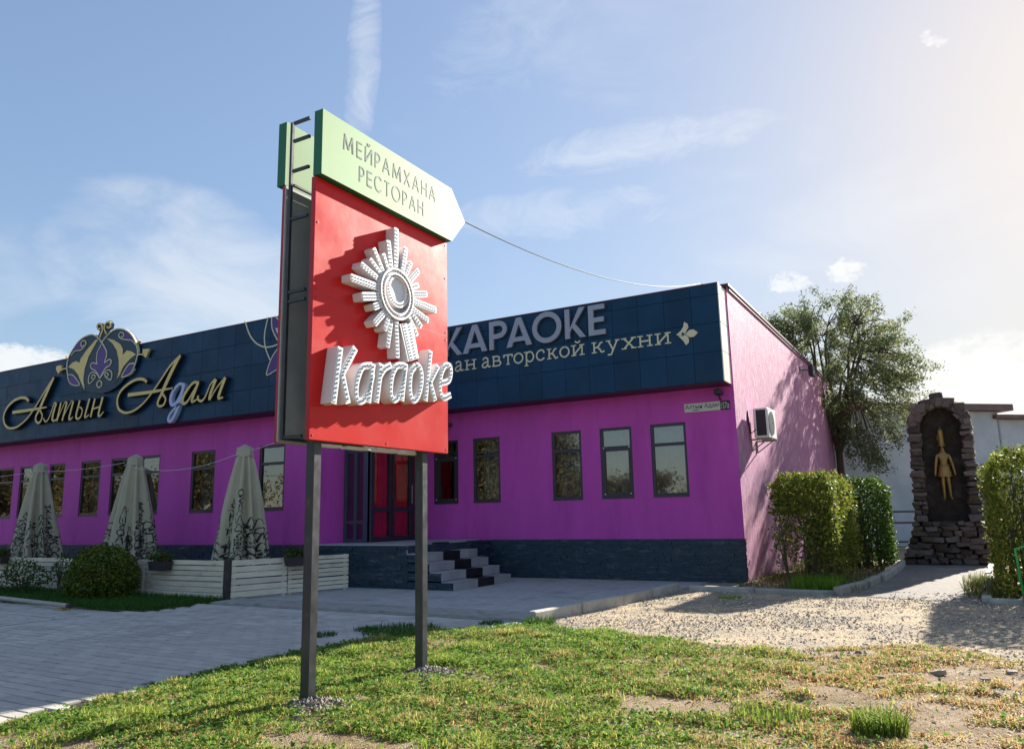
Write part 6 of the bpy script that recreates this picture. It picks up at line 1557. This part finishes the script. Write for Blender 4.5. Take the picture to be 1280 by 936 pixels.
tuft(-.58, 5.62, .17, 420, .19, 'lush green grass tuft at the bottom edge of the picture', FRESH * .62)
tuft(-1.28, 5.72, .27, 360, .11, 'wide green grass tuft beside the bare patch of soil', FRESH * .68)
tuft(-6.05, 3.45, .13, 140, .05, 'tiny grass tuft growing from the sunlit pavers', FRESH, .02)
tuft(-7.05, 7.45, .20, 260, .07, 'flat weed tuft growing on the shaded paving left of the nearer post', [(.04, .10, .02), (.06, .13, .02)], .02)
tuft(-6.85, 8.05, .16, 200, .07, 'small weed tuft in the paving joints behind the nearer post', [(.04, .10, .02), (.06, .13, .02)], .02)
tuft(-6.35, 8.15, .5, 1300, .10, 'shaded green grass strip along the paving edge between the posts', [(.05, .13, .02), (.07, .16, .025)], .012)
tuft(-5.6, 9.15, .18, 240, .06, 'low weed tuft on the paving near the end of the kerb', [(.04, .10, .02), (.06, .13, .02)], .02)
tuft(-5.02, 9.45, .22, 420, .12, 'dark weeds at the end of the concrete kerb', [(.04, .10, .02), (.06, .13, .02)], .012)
tuft(-3.9, 9.0, .2, 300, .09, 'weeds below the gravel edge right of the kerb end', FRESH * .8, .012)
tuft(-3.5, 13.4, .2, 240, .06, 'small sunlit weed on the gravel strip near the building corner', FRESH, .0)
n = 1900; xx = rg.uniform(-2.75, -1.95, n); yy = rg.uniform(14.5, 15.9, n); vv, cc = blades(xx, yy, np.full(n, .03), rg.uniform(.14, .30, n), rg.uniform(.008, .014, n), np.array([(.17, .30, .03), (.22, .34, .045), (.12, .24, .02)])[rg.integers(0, 3, n)], rg, .8)
o = bpy.data.objects.new('grass', np_mesh('grass', vv, 3, cc, 'grass_blade')); COL.objects.link(o); tag(o, 'bright yellow-green grass at the foot of the square hedge', 'grass', kind='stuff')
n = 2600; xx = rg.uniform(-3.8, -1.6, n); yy = rg.uniform(14.7, 22.2, n); vv, cc = blades(xx, yy, np.full(n, .03), rg.uniform(.06, .16, n), rg.uniform(.008, .014, n), np.array([(.09, .15, .02), (.13, .17, .03), (.20, .16, .06)])[rg.integers(0, 3, n)], rg, .8)
o = bpy.data.objects.new('grass', np_mesh('grass', vv, 3, cc, 'grass_blade')); COL.objects.link(o); tag(o, 'thin grass and dry leaves in the hedge bed', 'grass', kind='stuff')
n = 1500; xx = rg.uniform(.25, .95, n) - .35 * rg.random(n); yy = rg.uniform(14.2, 17.5, n); vv, cc = blades(xx, yy, np.full(n, .03), rg.uniform(.08, .28, n), rg.uniform(.008, .014, n), np.array([(.08, .13, .02), (.12, .15, .03), (.20, .16, .06)])[rg.integers(0, 3, n)], rg, .8)
o = bpy.data.objects.new('grass', np_mesh('grass', vv, 3, cc, 'grass_blade')); COL.objects.link(o); tag(o, 'straggly grass at the foot of the tall hedge', 'grass', kind='stuff')
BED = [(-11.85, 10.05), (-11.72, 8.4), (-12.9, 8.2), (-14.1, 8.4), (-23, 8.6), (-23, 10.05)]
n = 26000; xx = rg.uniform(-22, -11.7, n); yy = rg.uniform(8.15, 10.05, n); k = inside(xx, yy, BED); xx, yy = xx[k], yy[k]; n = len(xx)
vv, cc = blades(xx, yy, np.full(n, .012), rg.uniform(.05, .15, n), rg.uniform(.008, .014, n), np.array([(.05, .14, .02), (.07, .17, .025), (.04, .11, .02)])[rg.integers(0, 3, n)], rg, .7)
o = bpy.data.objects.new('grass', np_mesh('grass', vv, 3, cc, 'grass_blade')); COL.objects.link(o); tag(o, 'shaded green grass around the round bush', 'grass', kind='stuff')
